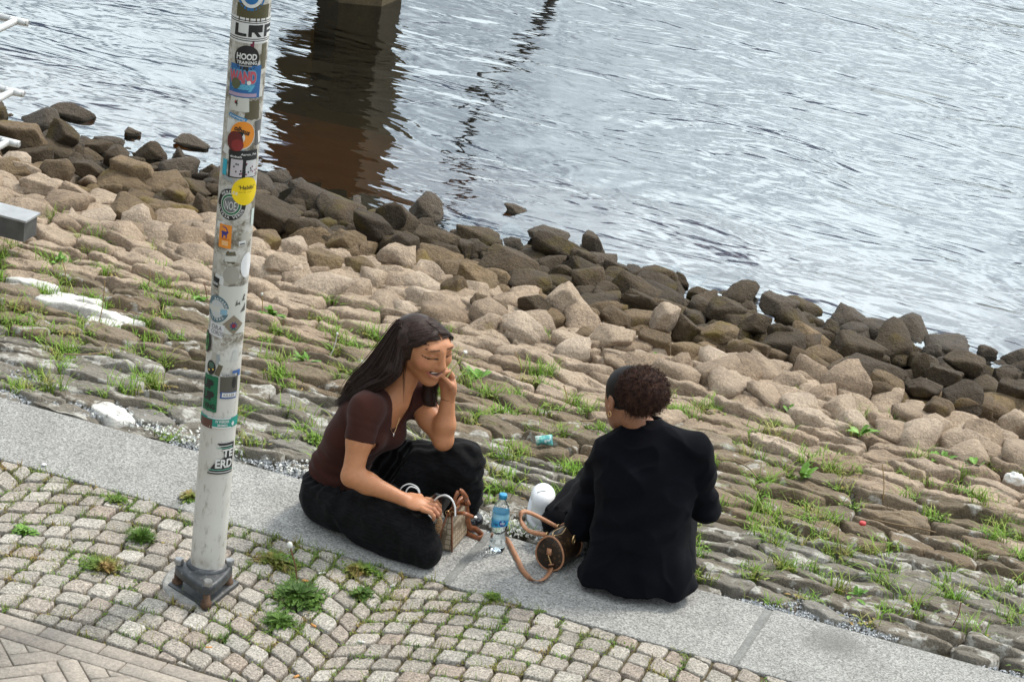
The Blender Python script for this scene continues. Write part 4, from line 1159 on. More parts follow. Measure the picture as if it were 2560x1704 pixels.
fo = 0.006*vnoise(V, 9, 2.0)+0.0035*vnoise(V, 20, 6.0)
sd = unit(lan-lkn); fo += 0.008*np.sin(np.arctan2((V-lkn)@np.cross(sd, (0, 0, 1)), (V-lkn)@np.cross(sd, (1, 0, 0)))*9+4*vnoise(V, 5, 2))*np.exp(-(np.linalg.norm(np.cross(V-lkn, sd), axis=1)/0.14)**2)*(V[:, 1] > 0.5)
V = V+N*fo[:, None]; put2('trousers', V, F, M_skirt)
# shoes
M_shoe = plain('white_leather', (0.74, 0.75, 0.77), 0.45, 0.0, 0.04, 200); M_sole = plain('white_rubber', (0.60, 0.61, 0.63), 0.6, 0.0, 0.04)
M_lace = plain('grey_lace', (0.42, 0.43, 0.45), 0.7)
def shoe(base, d, name='shoe'):
    d = unit(d); s_ = unit(np.cross(d, (0, 0, 1))); u_ = np.cross(s_, d); AXS = np.array([d, s_, u_])
    v = Vol(base-0.22, base+0.24, 0.0035)
    v.ell(base+d*0.105+u_*0.036, (0.075, 0.047, 0.036), AXS, 0.02); v.ell(base-d*0.01+u_*0.048, (0.085, 0.041, 0.048), AXS, 0.03)
    v.cone(base-d*0.045+u_*0.06, base-d*0.045+u_*0.10, 0.040, 0.042, 0.02)
    v.half(base+u_*0.02, -u_)
    V, F = v.mesh(2); up = put2(name, V, F, M_shoe)
    out = [base+d*(0.190*math.cos(a) if math.cos(a) > 0 else 0.102*math.cos(a))+s_*(0.055*math.sin(a)*(1.0+0.08*math.cos(a))) for a in np.linspace(0, 2*math.pi, 41)[:-1]]
    n = len(out); V2 = [p+u_*0.0 for p in out]+[p+u_*0.026+(p-base)*0.0 for p in out]; F2 = [tuple(range(n-1, -1, -1)), tuple(range(n, 2*n))]+[(k, (k+1) % n, n+(k+1) % n, n+k) for k in range(n)]
    part2('sole', (V2, F2), M_sole, up)
    for k in range(5):
        c = base+d*(0.072-0.022*k)+u_*(0.0745+0.0075*k); part2('lace', tube_mesh(spline([c-s_*0.024-u_*0.006, c+u_*0.002+d*0.004, c+s_*0.020-u_*0.006], 4), 0.0034, 5), M_lace, up)
    return up
sb2 = on_bank(1352, 1296, 0.02); shoe(sb2, (-0.30, 0.92, 0.10))
sb3 = ran.copy(); sb3[2] = bank_z(sb3[1])+0.02; shoe(sb3, (-0.1, 0.95, -0.1))
# hair: slick cap and frizzy puff
hv = Vol(HC2-0.2, HC2+0.2, 0.004)
hv.ell(hq(-0.012, 0, 0.032), (0.101, 0.081, 0.094), HA2, 0.0)
def fc2(P):
    x = (P-HC2)@HA2.T; return np.maximum(0.038+0.35*(x[..., 2]-0.03)-x[..., 0], x[..., 2]-0.095)
hv.put(HC2-0.2, HC2+0.2, 0.006, fc2, 's')
def fc3(P):
    x = (P-HC2)@HA2.T; return x[..., 2]+0.050-0.35*(x[..., 0]+0.07)
hv.put(HC2-0.2, HC2+0.2, 0.006, fc3, 's')
V, F = hv.mesh(2); cap = put2('hair', V, F, M_slick)
PC = jp(1608, 978, .40); PR = np.array([0.097, 0.092, 0.090])
V, F = ICO3; V = V*PR*0.90; V = V*(1+0.05*vnoise(V, 30, 2)+0.05*vnoise(V, 70, 5))[:, None]
puff = part2('hair_puff', (V+PC, F), M_curl, cap)
rg = np.random.RandomState(4); mb = MB()
for i in range(2600):
    d_ = unit(rg.normal(size=3)); a_ = unit(np.cross(d_, rg.normal(size=3))); b_ = np.cross(d_, a_)
    p = PC+d_*PR*rg.uniform(0.78, 0.95)*(1+0.05*nz(*(d_*3))); r_ = rg.uniform(0.0022, 0.0046); n_ = 9; ph = rg.uniform(0, 6); l_ = rg.uniform(0.010, 0.020)
    mb.add(tube_mesh([p+d_*l_*t_/n_+r_*(math.cos(ph+t_*1.25)*a_+math.sin(ph+t_*1.25)*b_) for t_ in range(n_)], 0.0008, 3, False))
mesh_obj('curls', [np.array(p)-O2 for p in mb.V], mb.F, M_curl, puff, True)
mb = MB()   # wispy hairs at the nape
for i in range(160):
    p = hq(-0.085+rg.uniform(-.01, .03), rg.uniform(-.05, .05), rg.uniform(-.05, -.02)); mb.add(tube_mesh([p, p-HU2*0.012+rg.normal(0, .003, 3), p-HU2*0.018+rg.normal(0, .006, 3)], 0.0004, 3, False))
mesh_obj('nape_hairs', [np.array(p)-O2 for p in mb.V], mb.F, M_curl, cap, True)
ec = hq(-0.022, -0.086, -0.048)
part2('earring', tube_mesh([ec+0.0095*(math.cos(a)*HF2+math.sin(a)*HU2) for a in np.linspace(0, 2*math.pi, 21)], 0.0016, 6), M_gold)
# ================================================================== lamp pole with stickers
PR_ = px2m(43.5, POLE+np.array([0, 0, 0.3]))
PX, PY = float(POLE[0]), float(POLE[1])
pole = empty('lamp_pole', (PX, PY, 0)); tag(pole, 'white steel pole plastered with stickers, bolted to a grey triangular base', 'pole')
OP = np.array([PX, PY, 0.0])
ZB = 0.105
t = NT('weathered_white_paint'); v = t.coords('pos'); sp_ = t.new('ShaderNodeSeparateXYZ'); t.l.new(t.new('ShaderNodeNewGeometry').outputs['Position'], sp_.inputs[0])
c = t.ramp(t.noise(v, 5, 4), [(0.3, (0.52, 0.50, 0.45)), (0.7, (0.62, 0.61, 0.57))])
scr = t.noise(t.coords('pos', (1, 1, 0.35)), 55, 5, 0.7); c = t.mix(t.ramp(scr, [(0.55, 0.0), (0.72, 0.75)]), c, (0.22, 0.19, 0.15))
hi_ = t.ramp(sp_.outputs[2], [(0.0, 0), (1.0, 1)])
zone = t.math('MULTIPLY', t.math('GREATER_THAN', t.math('ADD', sp_.outputs[2], t.math('MULTIPLY', t.noise(v, 14, 3), 0.22)), 1.02), t.ramp(t.noise(v, 13, 6, 0.7), [(0.40, 0.15), (0.55, 1.0)]))
grime = t.ramp(t.noise(v, 20, 6, 0.75), [(0.36, (0.09, 0.075, 0.05)), (0.46, (0.24, 0.215, 0.17)), (0.53, (0.46, 0.44, 0.39)), (0.60, (0.62, 0.61, 0.58))])
c = t.mix(zone, c, grime)
rust = t.math('MULTIPLY', t.ramp(sp_.outputs[2], [(0.10, 1.0), (0.16, 0.0)]), t.ramp(t.noise(v, 40, 4), [(0.4, 0.0), (0.7, 0.8)])); c = t.mix(rust, c, (0.20, 0.12, 0.06))
t.color(c); t.rough(0.5); t.bump(t.noise(v, 35, 4), 0.35, 0.003); M_pole = t.m
n = 40; V, F = [], []
zs = [ZB-0.02, ZB+0.01, 0.9, 1.12, 1.125, 1.9, 1.905, 2.6, 4.6]; rs = [PR_, PR_, PR_, PR_, PR_+0.0012, PR_+0.0012, PR_+0.002, PR_+0.002, PR_]
for z, r in zip(zs, rs):
    for k in range(n): a = 2*math.pi*k/n; V.append((r*math.cos(a), r*math.sin(a), z))
for j in range(len(zs)-1):
    for k in range(n): F.append((j*n+k, j*n+(k+1) % n, (j+1)*n+(k+1) % n, (j+1)*n+k))
F.append(tuple((len(zs)-1)*n+k for k in range(n)))
shaft = mesh_obj('shaft', V, F, M_pole, pole)
# triangular flange, bolts, plate
t = NT('dark_grey_cast_metal'); v = t.coords('pos')
c = t.ramp(t.noise(v, 22, 5, 0.6), [(0.3, (0.035, 0.038, 0.042)), (0.7, (0.095, 0.10, 0.105))]); c = t.mix(t.ramp(t.noise(v, 60, 4), [(0.6, 0.0), (0.75, 0.6)]), c, (0.30, 0.29, 0.27))
t.color(c); t.rough(0.45); t.b.inputs['Metallic'].default_value = 0.35; t.bump(t.noise(v, 90, 4), 0.4, 0.002); M_cast = t.m
M_bolt = plain('galvanised_bolt', (0.36, 0.36, 0.36), 0.35, 0.7, 0.25, 120); M_rust = plain('rusty_bolt', (0.10, 0.055, 0.03), 0.8, 0.2, 0.4, 60)
bolts = [on_z(447, 1409, 0.092), on_z(573, 1411, 0.092), on_z(519, 1463, 0.092)]
def extrude(poly, z0, z1, z_edge=None):
    n = len(poly); z_edge = z1 if z_edge is None else z_edge
    V = [(x, y, z0) for x, y in poly]+[(x, y, z_edge) for x, y in poly]
    cx, cy = np.mean(np.array(poly), 0); V += [(cx+(x-cx)*0.90, cy+(y-cy)*0.90, z1) for x, y in poly]
    F = [tuple(range(n-1, -1, -1)), tuple(range(2*n, 3*n))]
    for b in (0, n):
        for k in range(n): F.append((b+k, b+(k+1) % n, b+n+(k+1) % n, b+n+k))
    return V, F
tri = [(b[0]-PX, b[1]-PY) for b in bolts]
ctr = np.mean(np.array(tri), 0)
tri2 = [tuple(ctr+(np.array(p)-ctr)*1.46) for p in tri]
if poly_area(tri2) < 0: tri2 = tri2[::-1]
fl_ = mesh_obj('flange', *extrude(chaikin(chaikin(tri2, 1, 0.16), 2, 0.25), 0.058, 0.094, 0.086), M_cast, pole); bevel_obj(fl_, 0.004, 2, 0.5)
rib = []
mesh_obj('collar', *tube_mesh([(0, 0, 0.085), (0, 0, 0.100), (0, 0, 0.106)], [PR_*1.35, PR_*1.14, PR_*1.05], 36), M_cast, pole)
for b in bolts:
    bx, by = b[0]-PX, b[1]-PY
    hx = [(bx+0.0165*math.cos(k*math.pi/3+0.3), by+0.0165*math.sin(k*math.pi/3+0.3)) for k in range(6)]
    h_ = mesh_obj('bolt', *extrude(hx, 0.094, 0.114, 0.110), M_bolt, pole, smooth=False)
    mesh_obj('bolt_shank', *tube_mesh([(bx, by, 0.008), (bx, by, 0.03), (bx, by, 0.0301), (bx, by, 0.06)], [0.019, 0.019, 0.013, 0.013], 12), M_rust, h_)
c0 = [on_z(420, 1462, 0.012), on_z(516, 1522, 0.012), on_z(597, 1457, 0.012)]
c3 = c0[0]+c0[2]-c0[1]; pl_ = [(p[0]-PX, p[1]-PY) for p in (c0[0], c0[1], c0[2], c3)]
mesh_obj('base_plate', *extrude(pl_, 0.002, 0.020, 0.017), M_cast, pole, smooth=False)
ap = [(p[0]*1.22-0.03, p[1]*1.22) for p in pl_]
mesh_obj('mortar_apron', *extrude(chaikin(ap, 2), -0.01, 0.0115, 0.006), stone_mat('apron_mortar', [(0.30, 0.29, 0.27)], speck=0.2, bumpd=0.002), pole)

# stickers ------------------------------------------------------------------
def on_pole(px, py):
    v = ray(px, py); o = CAM-OP; a = v[0]**2+v[1]**2; b = 2*(o[0]*v[0]+o[1]*v[1]); c = o[0]**2+o[1]**2-PR_**2
    d = max(b*b-4*a*c, 0); P = CAM+(-b-math.sqrt(d))/(2*a)*v
    return math.atan2(P[1]-PY, P[0]-PX), P[2]
SM = {}
def ink(c, rough=0.45):
    k = tuple(round(x, 3) for x in c)
    if k not in SM:
        t = NT('sticker_print_%d' % len(SM)); v = t.coords('pos'); nn = t.noise(v, 45, 5, 0.65)
        cc = t.mix(t.ramp(nn, [(0.60, 0.0), (0.74, 0.5)]), tuple(c), tuple(0.5*x+0.14 for x in c)); t.color(cc); t.rough(rough); SM[k] = t.m
    return SM[k]
WHT, BLK, GRN, ORG, YEL, TEAL, BLU, RED, PAP = (0.66, 0.66, 0.64), (0.018, 0.019, 0.021), (0.02, 0.20, 0.06), (0.75, 0.26, 0.03), (0.80, 0.58, 0.01), (0.02, 0.26, 0.21), (0.02, 0.14, 0.36), (0.30, 0.02, 0.03), (0.55, 0.55, 0.50)
MPP = px2m(1, POLE+np.array([0, 0, 1.0]))
def wrapv(pts, a0, z0, rot, lay):
    c, s = math.cos(rot), math.sin(rot); out = []
    for (u, w) in pts:
        u2, w2 = u*c-w*s, u*s+w*c; r = PR_+0.0026+0.00045*lay; a = a0+u2/PR_
        out.append((r*math.cos(a), r*math.sin(a), z0+w2))
    return out
def patch(pts2d_grid, nu, nv, a0, z0, rot, lay, m, name, parent):
    V = wrapv(pts2d_grid, a0, z0, rot, lay); F = [(j*nu+i, j*nu+i+1, (j+1)*nu+i+1, (j+1)*nu+i) for j in range(nv-1) for i in range(nu-1)]
    return mesh_obj(name, V, F, m, parent)
def st_rect(px, py, w, h, c, label=None, rot=0.0, lay=0, parent=None, name='sticker', cut=0.0):
    a0, z0 = on_pole(px, py); w *= MPP; h *= MPP*1.07; nu, nv = 11, 5; rg_ = random.Random(int(px*3+py))
    G = [((i/(nu-1)-0.5)*w*(1-cut*(j/(nv-1))), (j/(nv-1)-0.5)*h*(1+cut*0.3*math.sin(i*1.7))) for j in range(nv) for i in range(nu)]
    o = patch(G, nu, nv, a0, z0, rot, lay, ink(c), name, parent or pole)
    if label: o['label'] = label
    return o
def st_disc(px, py, rx, ry, c, label=None, lay=0, parent=None, name='sticker', r_in=0.0, rot=0.0):
    a0, z0 = on_pole(px, py); rx *= MPP; ry *= MPP*1.07; n = 28; rings = (r_in, (1+r_in)/2, 1.0)
    P = [(rx*s*math.cos(2*math.pi*k/n), ry*s*math.sin(2*math.pi*k/n)) for s in rings for k in range(n)]
    V = wrapv(P, a0, z0, rot, lay); F = [(j*n+k, (j+1)*n+k, (j+1)*n+(k+1) % n, j*n+(k+1) % n) for j in range(2) for k in range(n)]
    if r_in == 0: pass
    o = mesh_obj(name, V, F, ink(c), parent or pole)
    if label: o['label'] = label
    return o
def fine_wrap(V2, F, a0, z0, rot, lay):
    """cut a flat print into narrow upright strips so that it follows the round shaft."""
    bm = bmesh.new(); vs = [bm.verts.new((x, y, 0)) for x, y in V2]
    for f in F:
        try: bm.faces.new([vs[i] for i in f])
        except ValueError: pass
    xs = [v[0] for v in V2]; x = math.floor(min(xs)/0.007)*0.007
    while x < max(xs):
        bmesh.ops.bisect_plane(bm, geom=bm.verts[:]+bm.edges[:]+bm.faces[:], dist=1e-7, plane_co=(x, 0, 0), plane_no=(1, 0, 0)); x += 0.007
    bmesh.ops.triangulate(bm, faces=bm.faces[:])
    bm.verts.index_update(); P = [(v.co.x, v.co.y) for v in bm.verts]; FF = [tuple(v.index for v in f.verts) for f in bm.faces]; bm.free()
    return wrapv(P, a0, z0, rot, lay), FF
def st_poly(px, py, pts, c, lay, parent, name='print', rot=0.0):
    a0, z0 = on_pole(px, py); P = [(x*MPP, y*MPP*1.07) for x, y in pts]
    return mesh_obj(name, *fine_wrap(P, [tuple(range(len(P)))], a0, z0, rot, lay), ink(c), parent, False)
def text_mesh(txt, bold=0.0, shear=0.0):
    cu = bpy.data.curves.new('lettering', 'FONT'); cu.body = txt; cu.size = 1.0; cu.offset = bold; cu.align_x = 'CENTER'; cu.align_y = 'CENTER'; cu.resolution_u = 3; cu.fill_mode = 'FRONT' if hasattr(cu, 'fill_mode') else cu.fill_mode
    o = bpy.data.objects.new('lettering', cu); COL.objects.link(o); bpy.context.view_layer.update()
    me = o.evaluated_get(bpy.context.evaluated_depsgraph_get()).to_mesh()
    V = np.array([v.co[:] for v in me.vertices]); F = [tuple(p.vertices) for p in me.polygons]
    o.evaluated_get(bpy.context.evaluated_depsgraph_get()).to_mesh_clear(); bpy.data.objects.remove(o); bpy.data.curves.remove(cu)
    return V, F
def st_text(px, py, txt, w, h, c, lay, parent, rot=0.0, bold=0.02, du=0.0, dv=0.0, curve=None):
    """txt fitted into w x h pixels around px,py on the pole."""
    V, F = text_mesh(txt, bold)
    if len(V) == 0: return
    mn, mx_ = V.min(0), V.max(0); V = (V-(mn+mx_)/2)/np.maximum(mx_-mn, 1e-6)
    P = [(x*w*MPP+du*MPP, y*h*MPP*1.07+dv*MPP) for x, y in V[:, :2]]
    a0, z0 = on_pole(px, py); mesh_obj('lettering', *fine_wrap(P, F, a0, z0, rot, lay+0.5), ink(c), parent, False)
def st_arc(px, py, txt, R_, h, c, lay, parent, start, span, flip=False):
    a0, z0 = on_pole(px, py); n = len(txt)
    for i, ch in enumerate(txt):
        if ch == ' ': continue
        V, F = text_mesh(ch, 0.02); mn, mx_ = V.min(0), V.max(0); V = (V-(mn+mx_)/2)/max(mx_[1]-mn[1], 0.5)
        th = math.radians(start+span*(i+0.5)/n); rot = th-math.pi/2 if not flip else th+math.pi/2
        cr_, sr_ = math.cos(rot), math.sin(rot)
        P = [((R_*math.cos(th)+h*(x*cr_-y*sr_))*MPP, (R_*math.sin(th)+h*(x*sr_+y*cr_))*MPP*1.07) for x, y in V[:, :2]]
        mesh_obj('lettering', wrapv(P, a0, z0, 0, lay), F, ink(c), parent, False)
# scraps of old paper under the readable ones
rg = random.Random(12)
for k in range(46):
    yy = rg.uniform(10, 1000); xx = 519+(1407-yy)*0.0795+rg.uniform(-38, 38)
    st_rect(xx, yy, rg.uniform(8, 34), rg.uniform(8, 36), rg.choice([PAP, WHT, (0.42, 0.40, 0.35), (0.20, 0.18, 0.13), (0.11, 0.095, 0.06), (0.5, 0.5, 0.47), (0.30, 0.33, 0.34)]), None, rot=rg.uniform(-0.3, 0.3), lay=-2-0.02*k, name='paper_scrap', cut=rg.uniform(0, 0.4))
# from the top down
o = st_disc(629, -6, 33, 31, BLU, 'blue and white round sticker at the top'); st_disc(629, -6, 26, 24, WHT, None, 1, o, 'print'); st_disc(629, -6, 17, 16, BLU, None, 2, o, 'print')
st_rect(634, 34, 84, 40, (0.085, 0.075, 0.035), 'mossy torn paper band', lay=0)
o = st_rect(630, 78, 132, 58, WHT, 'white band with blocky black letters', lay=1)
for dy in (-25, -20, 20, 25): st_rect(630, 78+dy, 130, 1.8, BLK, None, lay=2, parent=o, name='print')
for k, (pts) in enumerate(([(-42, 14), (-42, -14), (-12, -14), (-12, -7), (-33, -7), (-33, 14)], [(-8, -14), (-8, 14), (26, 14), (26, -3), (14, -3), (24, -14), (14, -14), (5, -3), (0, -3), (0, -14)], [(31, -14), (31, 14), (62, 14), (62, 5), (40, 5), (40, 0), (58, 0), (58, -6), (40, -6), (40, -14)])):
    st_poly(630, 78, pts, BLK, 2, o, 'lettering')
st_rect(630, 120, 9, 30, (0.16, 0.02, 0.05), 'narrow wine red strip', lay=0); st_rect(658, 140, 18, 60, (0.10, 0.09, 0.05), None, lay=0)
o = st_disc(617, 146, 30, 30, BLK, 'black round sticker', lay=1); st_text(617, 142, 'HOOD', 48, 15, WHT, 2, o, bold=0.04); st_text(617, 157, 'TRAINING', 48, 8, WHT, 2, o, bold=0.03); st_rect(614, 165, 30, 3, (0.3, 0.3, 0.3), None, lay=2, parent=o, name='print')
o = st_rect(612, 204, 78, 76, (0.03, 0.13, 0.33), 'blue sticker with pink graffiti letters', lay=1)
st_text(606, 193, 'WAND', 66, 30, (0.50, 0.09, 0.12), 3, o, bold=0.05, rot=0.03); st_text(606, 193, 'WAND', 70, 36, (0.12, 0.30, 0.42), 2, o, bold=0.12, rot=0.03)
st_text(608, 220, 'eessy', 56, 16, (0.10, 0.38, 0.55), 2, o, bold=0.09); st_disc(591, 207, 11, 13, (0.10, 0.11, 0.06), None, 4, o, 'print'); st_disc(622, 207, 5, 5, WHT, None, 4, o, 'print'); st_rect(605, 237, 70, 8, (0.40, 0.30, 0.40), None, lay=2, parent=o, name='print')
o = st_rect(598, 261, 50, 33, PAP, 'torn white paper with a small red and black mark', lay=1, cut=0.1); st_text(592, 256, '4', 7, 15, BLK, 2, o); st_poly(590, 254, [(-3, -2), (0, 6), (2, 0)], RED, 3, o)
st_rect(632, 275, 40, 46, (0.10, 0.085, 0.05), 'olive brown paper remains', lay=0, cut=0.2)
o = st_rect(594, 294, 46, 9, (0.03, 0.22, 0.45), 'thin slanting blue sticker', rot=-0.25, lay=1); st_text(594, 294, 'EXPRESS', 38, 4, WHT, 2, o, rot=-0.25)
o = st_disc(605, 338, 32, 35, (0.55, 0.55, 0.5), 'round orange sticker with a dark red torn corner', lay=1); st_disc(606, 337, 29, 32, ORG, None, 2, o, 'print'); st_text(606, 326, 'olhaus', 38, 13, BLK, 4, o, rot=-0.35, bold=0.03)
st_disc(602, 344, 10, 12, WHT, None, 3, o, 'print'); st_disc(588, 352, 19, 24, (0.12, 0.02, 0.02), None, 5, o, 'print'); st_disc(594, 362, 14, 14, (0.24, 0.03, 0.03), None, 6, o, 'print'); st_disc(600, 335, 8, 6, BLK, None, 4, o, 'print')
o = st_rect(644, 330, 22, 60, (0.10, 0.10, 0.10), 'black and white strip at the right of the orange sticker', lay=1, rot=0.08); st_rect(645, 340, 8, 30, WHT, None, lay=2, parent=o, name='print', rot=0.2)
o = st_rect(609, 411, 74, 66, BLK, 'black sticker with white speckled drawings', lay=1, rot=0.03)
st_text(622, 386, 'Aaron_Fst', 40, 6, WHT, 2, o); st_text(590, 391, 'dokah', 28, 5, WHT, 2, o); st_rect(591, 420, 28, 42, (0.50, 0.46, 0.48), None, lay=2, parent=o, name='print'); st_rect(627, 420, 30, 40, (0.55, 0.55, 0.55), None, lay=2, parent=o, name='print')
rg = random.Random(2)
for k in range(26): st_disc(580+rg.uniform(0, 62), 404+rg.uniform(0, 32), 1.8, 2.4, rg.choice([BLK, (0.25, 0.05, 0.1), BLK]), None, 3, o, 'print')
st_rect(563, 416, 14, 38, (0.03, 0.36, 0.48), 'small cyan sticker on the left edge', lay=1)
o = st_disc(577, 511, 37, 38, BLK, 'round black badge with green centre and white ring lettering', lay=1)
st_disc(577, 511, 26, 27, WHT, None, 2, o, 'print'); st_disc(577, 511, 24, 25, (0.03, 0.15, 0.07), None, 3, o, 'print'); st_disc(577, 511, 19, 20, WHT, None, 4, o, 'print'); st_disc(577, 511, 17.5, 18.5, (0.14, 0.15, 0.15), None, 5, o, 'print')
st_text(577, 513, 'NOE', 27, 20, WHT, 6, o, bold=0.0); st_arc(577, 511, 'WERDER', 31, 7, WHT, 6, o, 140, -80); st_arc(577, 511, 'ULTESA VERDE', 31, 7, WHT, 6, o, 195, 150, True)
o = st_disc(613, 477, 33, 34, YEL, 'round yellow sticker', lay=7); st_text(616, 467, '‘Habibi’', 40, 10, BLK, 8, o, bold=0.01); st_text(612, 479, 'Bist du noch', 30, 3, (0.3, 0.2, 0.02), 8, o, bold=0.0)
st_rect(629, 540, 12, 40, (0.5, 0.58, 0.55), 'pale peeling strip', lay=2)
o = st_rect(563, 590, 33, 57, ORG, 'orange sticker with a dark blue goat', lay=2, rot=0.02)
st_poly(563, 582, [(-7, -12), (-7, -3), (-9, 3), (-6, 5), (2, 4), (8, 6), (10, 2), (6, -1), (6, -12), (3, -12), (3, -5), (-3, -5), (-3, -12)], (0.04, 0.04, 0.22), 3, o); st_poly(563, 582, [(6, 5), (2, 12), (-6, 15), (-9, 12), (-9, 14), (-5, 17), (4, 14), (8, 6)], (0.04, 0.04, 0.22), 3, o)
st_rect(563, 607, 16, 12, (0.78, 0.45, 0.2), None, lay=3, parent=o, name='print'); st_text(563, 597, 'STEINBOCK', 22, 3, (0.5, 0.1, 0.02), 3, o)
o = st_rect(605, 607, 18, 11, WHT, 'small torn white sticker', lay=1, rot=0.1); st_rect(605, 609, 14, 3, BLK, None, lay=2, parent=o, name='print', rot=0.1)
st_disc(615, 661, 19, 31, (0.70, 0.70, 0.70), 'blank white oval sticker on the right edge', lay=2); st_disc(578, 688, 20, 22, (0.33, 0.31, 0.27), 'round grey paper remains', lay=1)
o = st_rect(541, 703, 20, 24, BLK, 'black scribbled sticker', lay=2, rot=-0.15); st_text(541, 706, 'kno', 16, 9, WHT, 3, o)
st_rect(585, 775, 84, 120, PAP, 'large pale paper layer', lay=0, cut=0.05)
for (x_, y_, p_) in ((598, 757, [(-12, -6), (-8, 10), (-6, 0), (0, 4), (2, -5), (-3, -2), (-7, -4)]), (603, 765, [(-4, -14), (12, -12), (12, 8), (6, 0)]), (606, 742, [(-3, -8), (3, 8), (8, 6), (4, -2), (8, -8)])): st_poly(x_, y_, p_, (0.10, 0.09, 0.08), 2, pole, 'graffiti_mark')
o = st_disc(543, 771, 31, 33, (0.10, 0.17, 0.20), 'slate blue ring sticker', lay=2); st_disc(543, 771, 20, 22, (0.50, 0.52, 0.52), None, 3, o, 'print'); st_rect(546, 773, 60, 14, PAP, None, lay=4, parent=o, name='print', rot=-0.02); st_rect(560, 779, 16, 14, (0.22, 0.38, 0.48), None, lay=5, parent=o, name='print')
st_arc(543, 771, 'BAYARD', 25.5, 6, WHT, 4, o, 110, -95); st_arc(543, 771, 'ULTRAS', 25.5, 6, WHT, 4, o, 225, 95, True)
o = st_rect(541, 823, 40, 34, (0.60, 0.60, 0.60), 'white label', lay=3, rot=-0.12); st_text(543, 817, 'ORA', 28, 11, (0.10, 0.10, 0.11), 4, o, rot=-0.12, bold=0.0); st_text(543, 830, 'CORDS', 32, 10, (0.10, 0.10, 0.11), 4, o, rot=-0.12, bold=0.0)
o = st_rect(583, 811, 36, 36, (0.22, 0.18, 0.13), 'brown diamond sticker with a red and blue star', rot=0.80, lay=3)
st_poly(583, 813, [(11*math.cos(k*math.pi/8)*(1 if k % 2 else 0.55), 11*math.sin(k*math.pi/8)*(1 if k % 2 else 0.55)) for k in range(16)], (0.03, 0.05, 0.16), 4, o); st_disc(583, 813, 5, 5, (0.25, 0.02, 0.03), None, 5, o, 'print'); st_poly(583, 818, [(-9, -6), (-4, -2), (4, -2), (9, -7), (0, -4)], (0.02, 0.14, 0.10), 6, o)
o = st_disc(521, 851, 17, 28, BLK, 'black and green round sticker on the left edge', lay=2); st_disc(520, 851, 11, 22, (0.05, 0.26, 0.06), None, 3, o, 'print'); st_text(521, 851, 'S', 10, 28, BLK, 4, o, bold=0.04)
o = st_disc(529, 917, 13, 18, BLK, 'small black oval sticker with a hooded face', lay=2); st_disc(530, 911, 8, 8, (0.06, 0.12, 0.09), None, 3, o, 'print'); st_disc(525, 922, 2.6, 2.6, (0.65, 0.45, 0.1), None, 4, o, 'print'); st_disc(534, 922, 2.6, 2.6, (0.65, 0.45, 0.1), None, 4, o, 'print')
o = st_rect(525, 981, 44, 92, (0.012, 0.13, 0.06), 'torn green sticker', lay=2, cut=0.06); st_text(522, 957, 'UP', 34, 24, BLK, 3, o, bold=0.08); st_text(522, 986, 'UP', 34, 24, BLK, 3, o, bold=0.08); st_text(524, 1013, 'VING', 32, 14, BLK, 3, o, bold=0.04)
st_rect(590, 931, 26, 16, (0.05, 0.12, 0.32), 'small blue cornered label', lay=2)
o = st_rect(573, 958, 46, 50, (0.085, 0.08, 0.065), 'dark photo sticker', lay=3, rot=0.03); st_rect(572, 937, 42, 7, (0.5, 0.5, 0.48), None, lay=4, parent=o, name='print'); st_text(572, 937, 'WERDER', 34, 5, (0.12, 0.12, 0.12), 5, o); st_disc(583, 955, 6, 14, (0.02, 0.02, 0.02), None, 4, o, 'print')
o = st_rect(571, 987, 42, 17, (0.04, 0.09, 0.26), 'blue framed label under the dark photo sticker', lay=4, rot=-0.05); st_rect(572, 986, 36, 11, WHT, None, lay=5, parent=o, name='print', rot=-0.05); st_text(572, 986, 'KILLER', 28, 7, (0.10, 0.10, 0.12), 6, o, rot=-0.05, bold=0.0)
o = st_rect(546, 1057, 126, 25, TEAL, 'teal and brown club banner sticker', lay=1); st_rect(515, 1053, 40, 23, (0.10, 0.045, 0.035), None, lay=2, parent=o, name='print'); st_rect(548, 1046, 60, 3, WHT, None, lay=2, parent=o, name='print'); st_rect(548, 1068, 60, 3, WHT, None, lay=2, parent=o, name='print')
st_text(556, 1053, 'SV WERDER', 34, 7, WHT, 3, o); st_text(556, 1062, 'BREMEN', 24, 6, WHT, 3, o); st_poly(580, 1056, [(-5, 0), (0, 7), (5, 0), (0, -7)], WHT, 3, o)
a0_, z0_ = on_pole(553, 1146)
a_ = [(-13, 41), (35, 41), (35, 26), (2, 26), (35, 6), (10, 6), (35, -14), (-18, -14), (35, -40), (-33, -40)]
o = mesh_obj('sticker', *fine_wrap([(x*MPP, y*MPP*1.07) for x, y in a_], [(0, 3, 2, 1), (3, 5, 4, 2), (5, 7, 6, 4), (7, 9, 8, 6)], a0_, z0_, 0, 2), ink(BLK), pole, False); o['label'] = 'torn black sticker with big white block letters'
for dy in (33, 28, -27, -33): st_rect(563 if dy > 0 else 552, 1146-dy, 42 if dy > 0 else 62, 1.9, WHT if abs(dy) > 30 else (0.15, 0.40, 0.30), None, lay=3, parent=o, name='print')
st_text(569, 1130, 'TE', 30, 21, WHT, 3, o, bold=0.035); st_text(560, 1157, 'ERD', 46, 23, WHT, 3, o, bold=0.035)
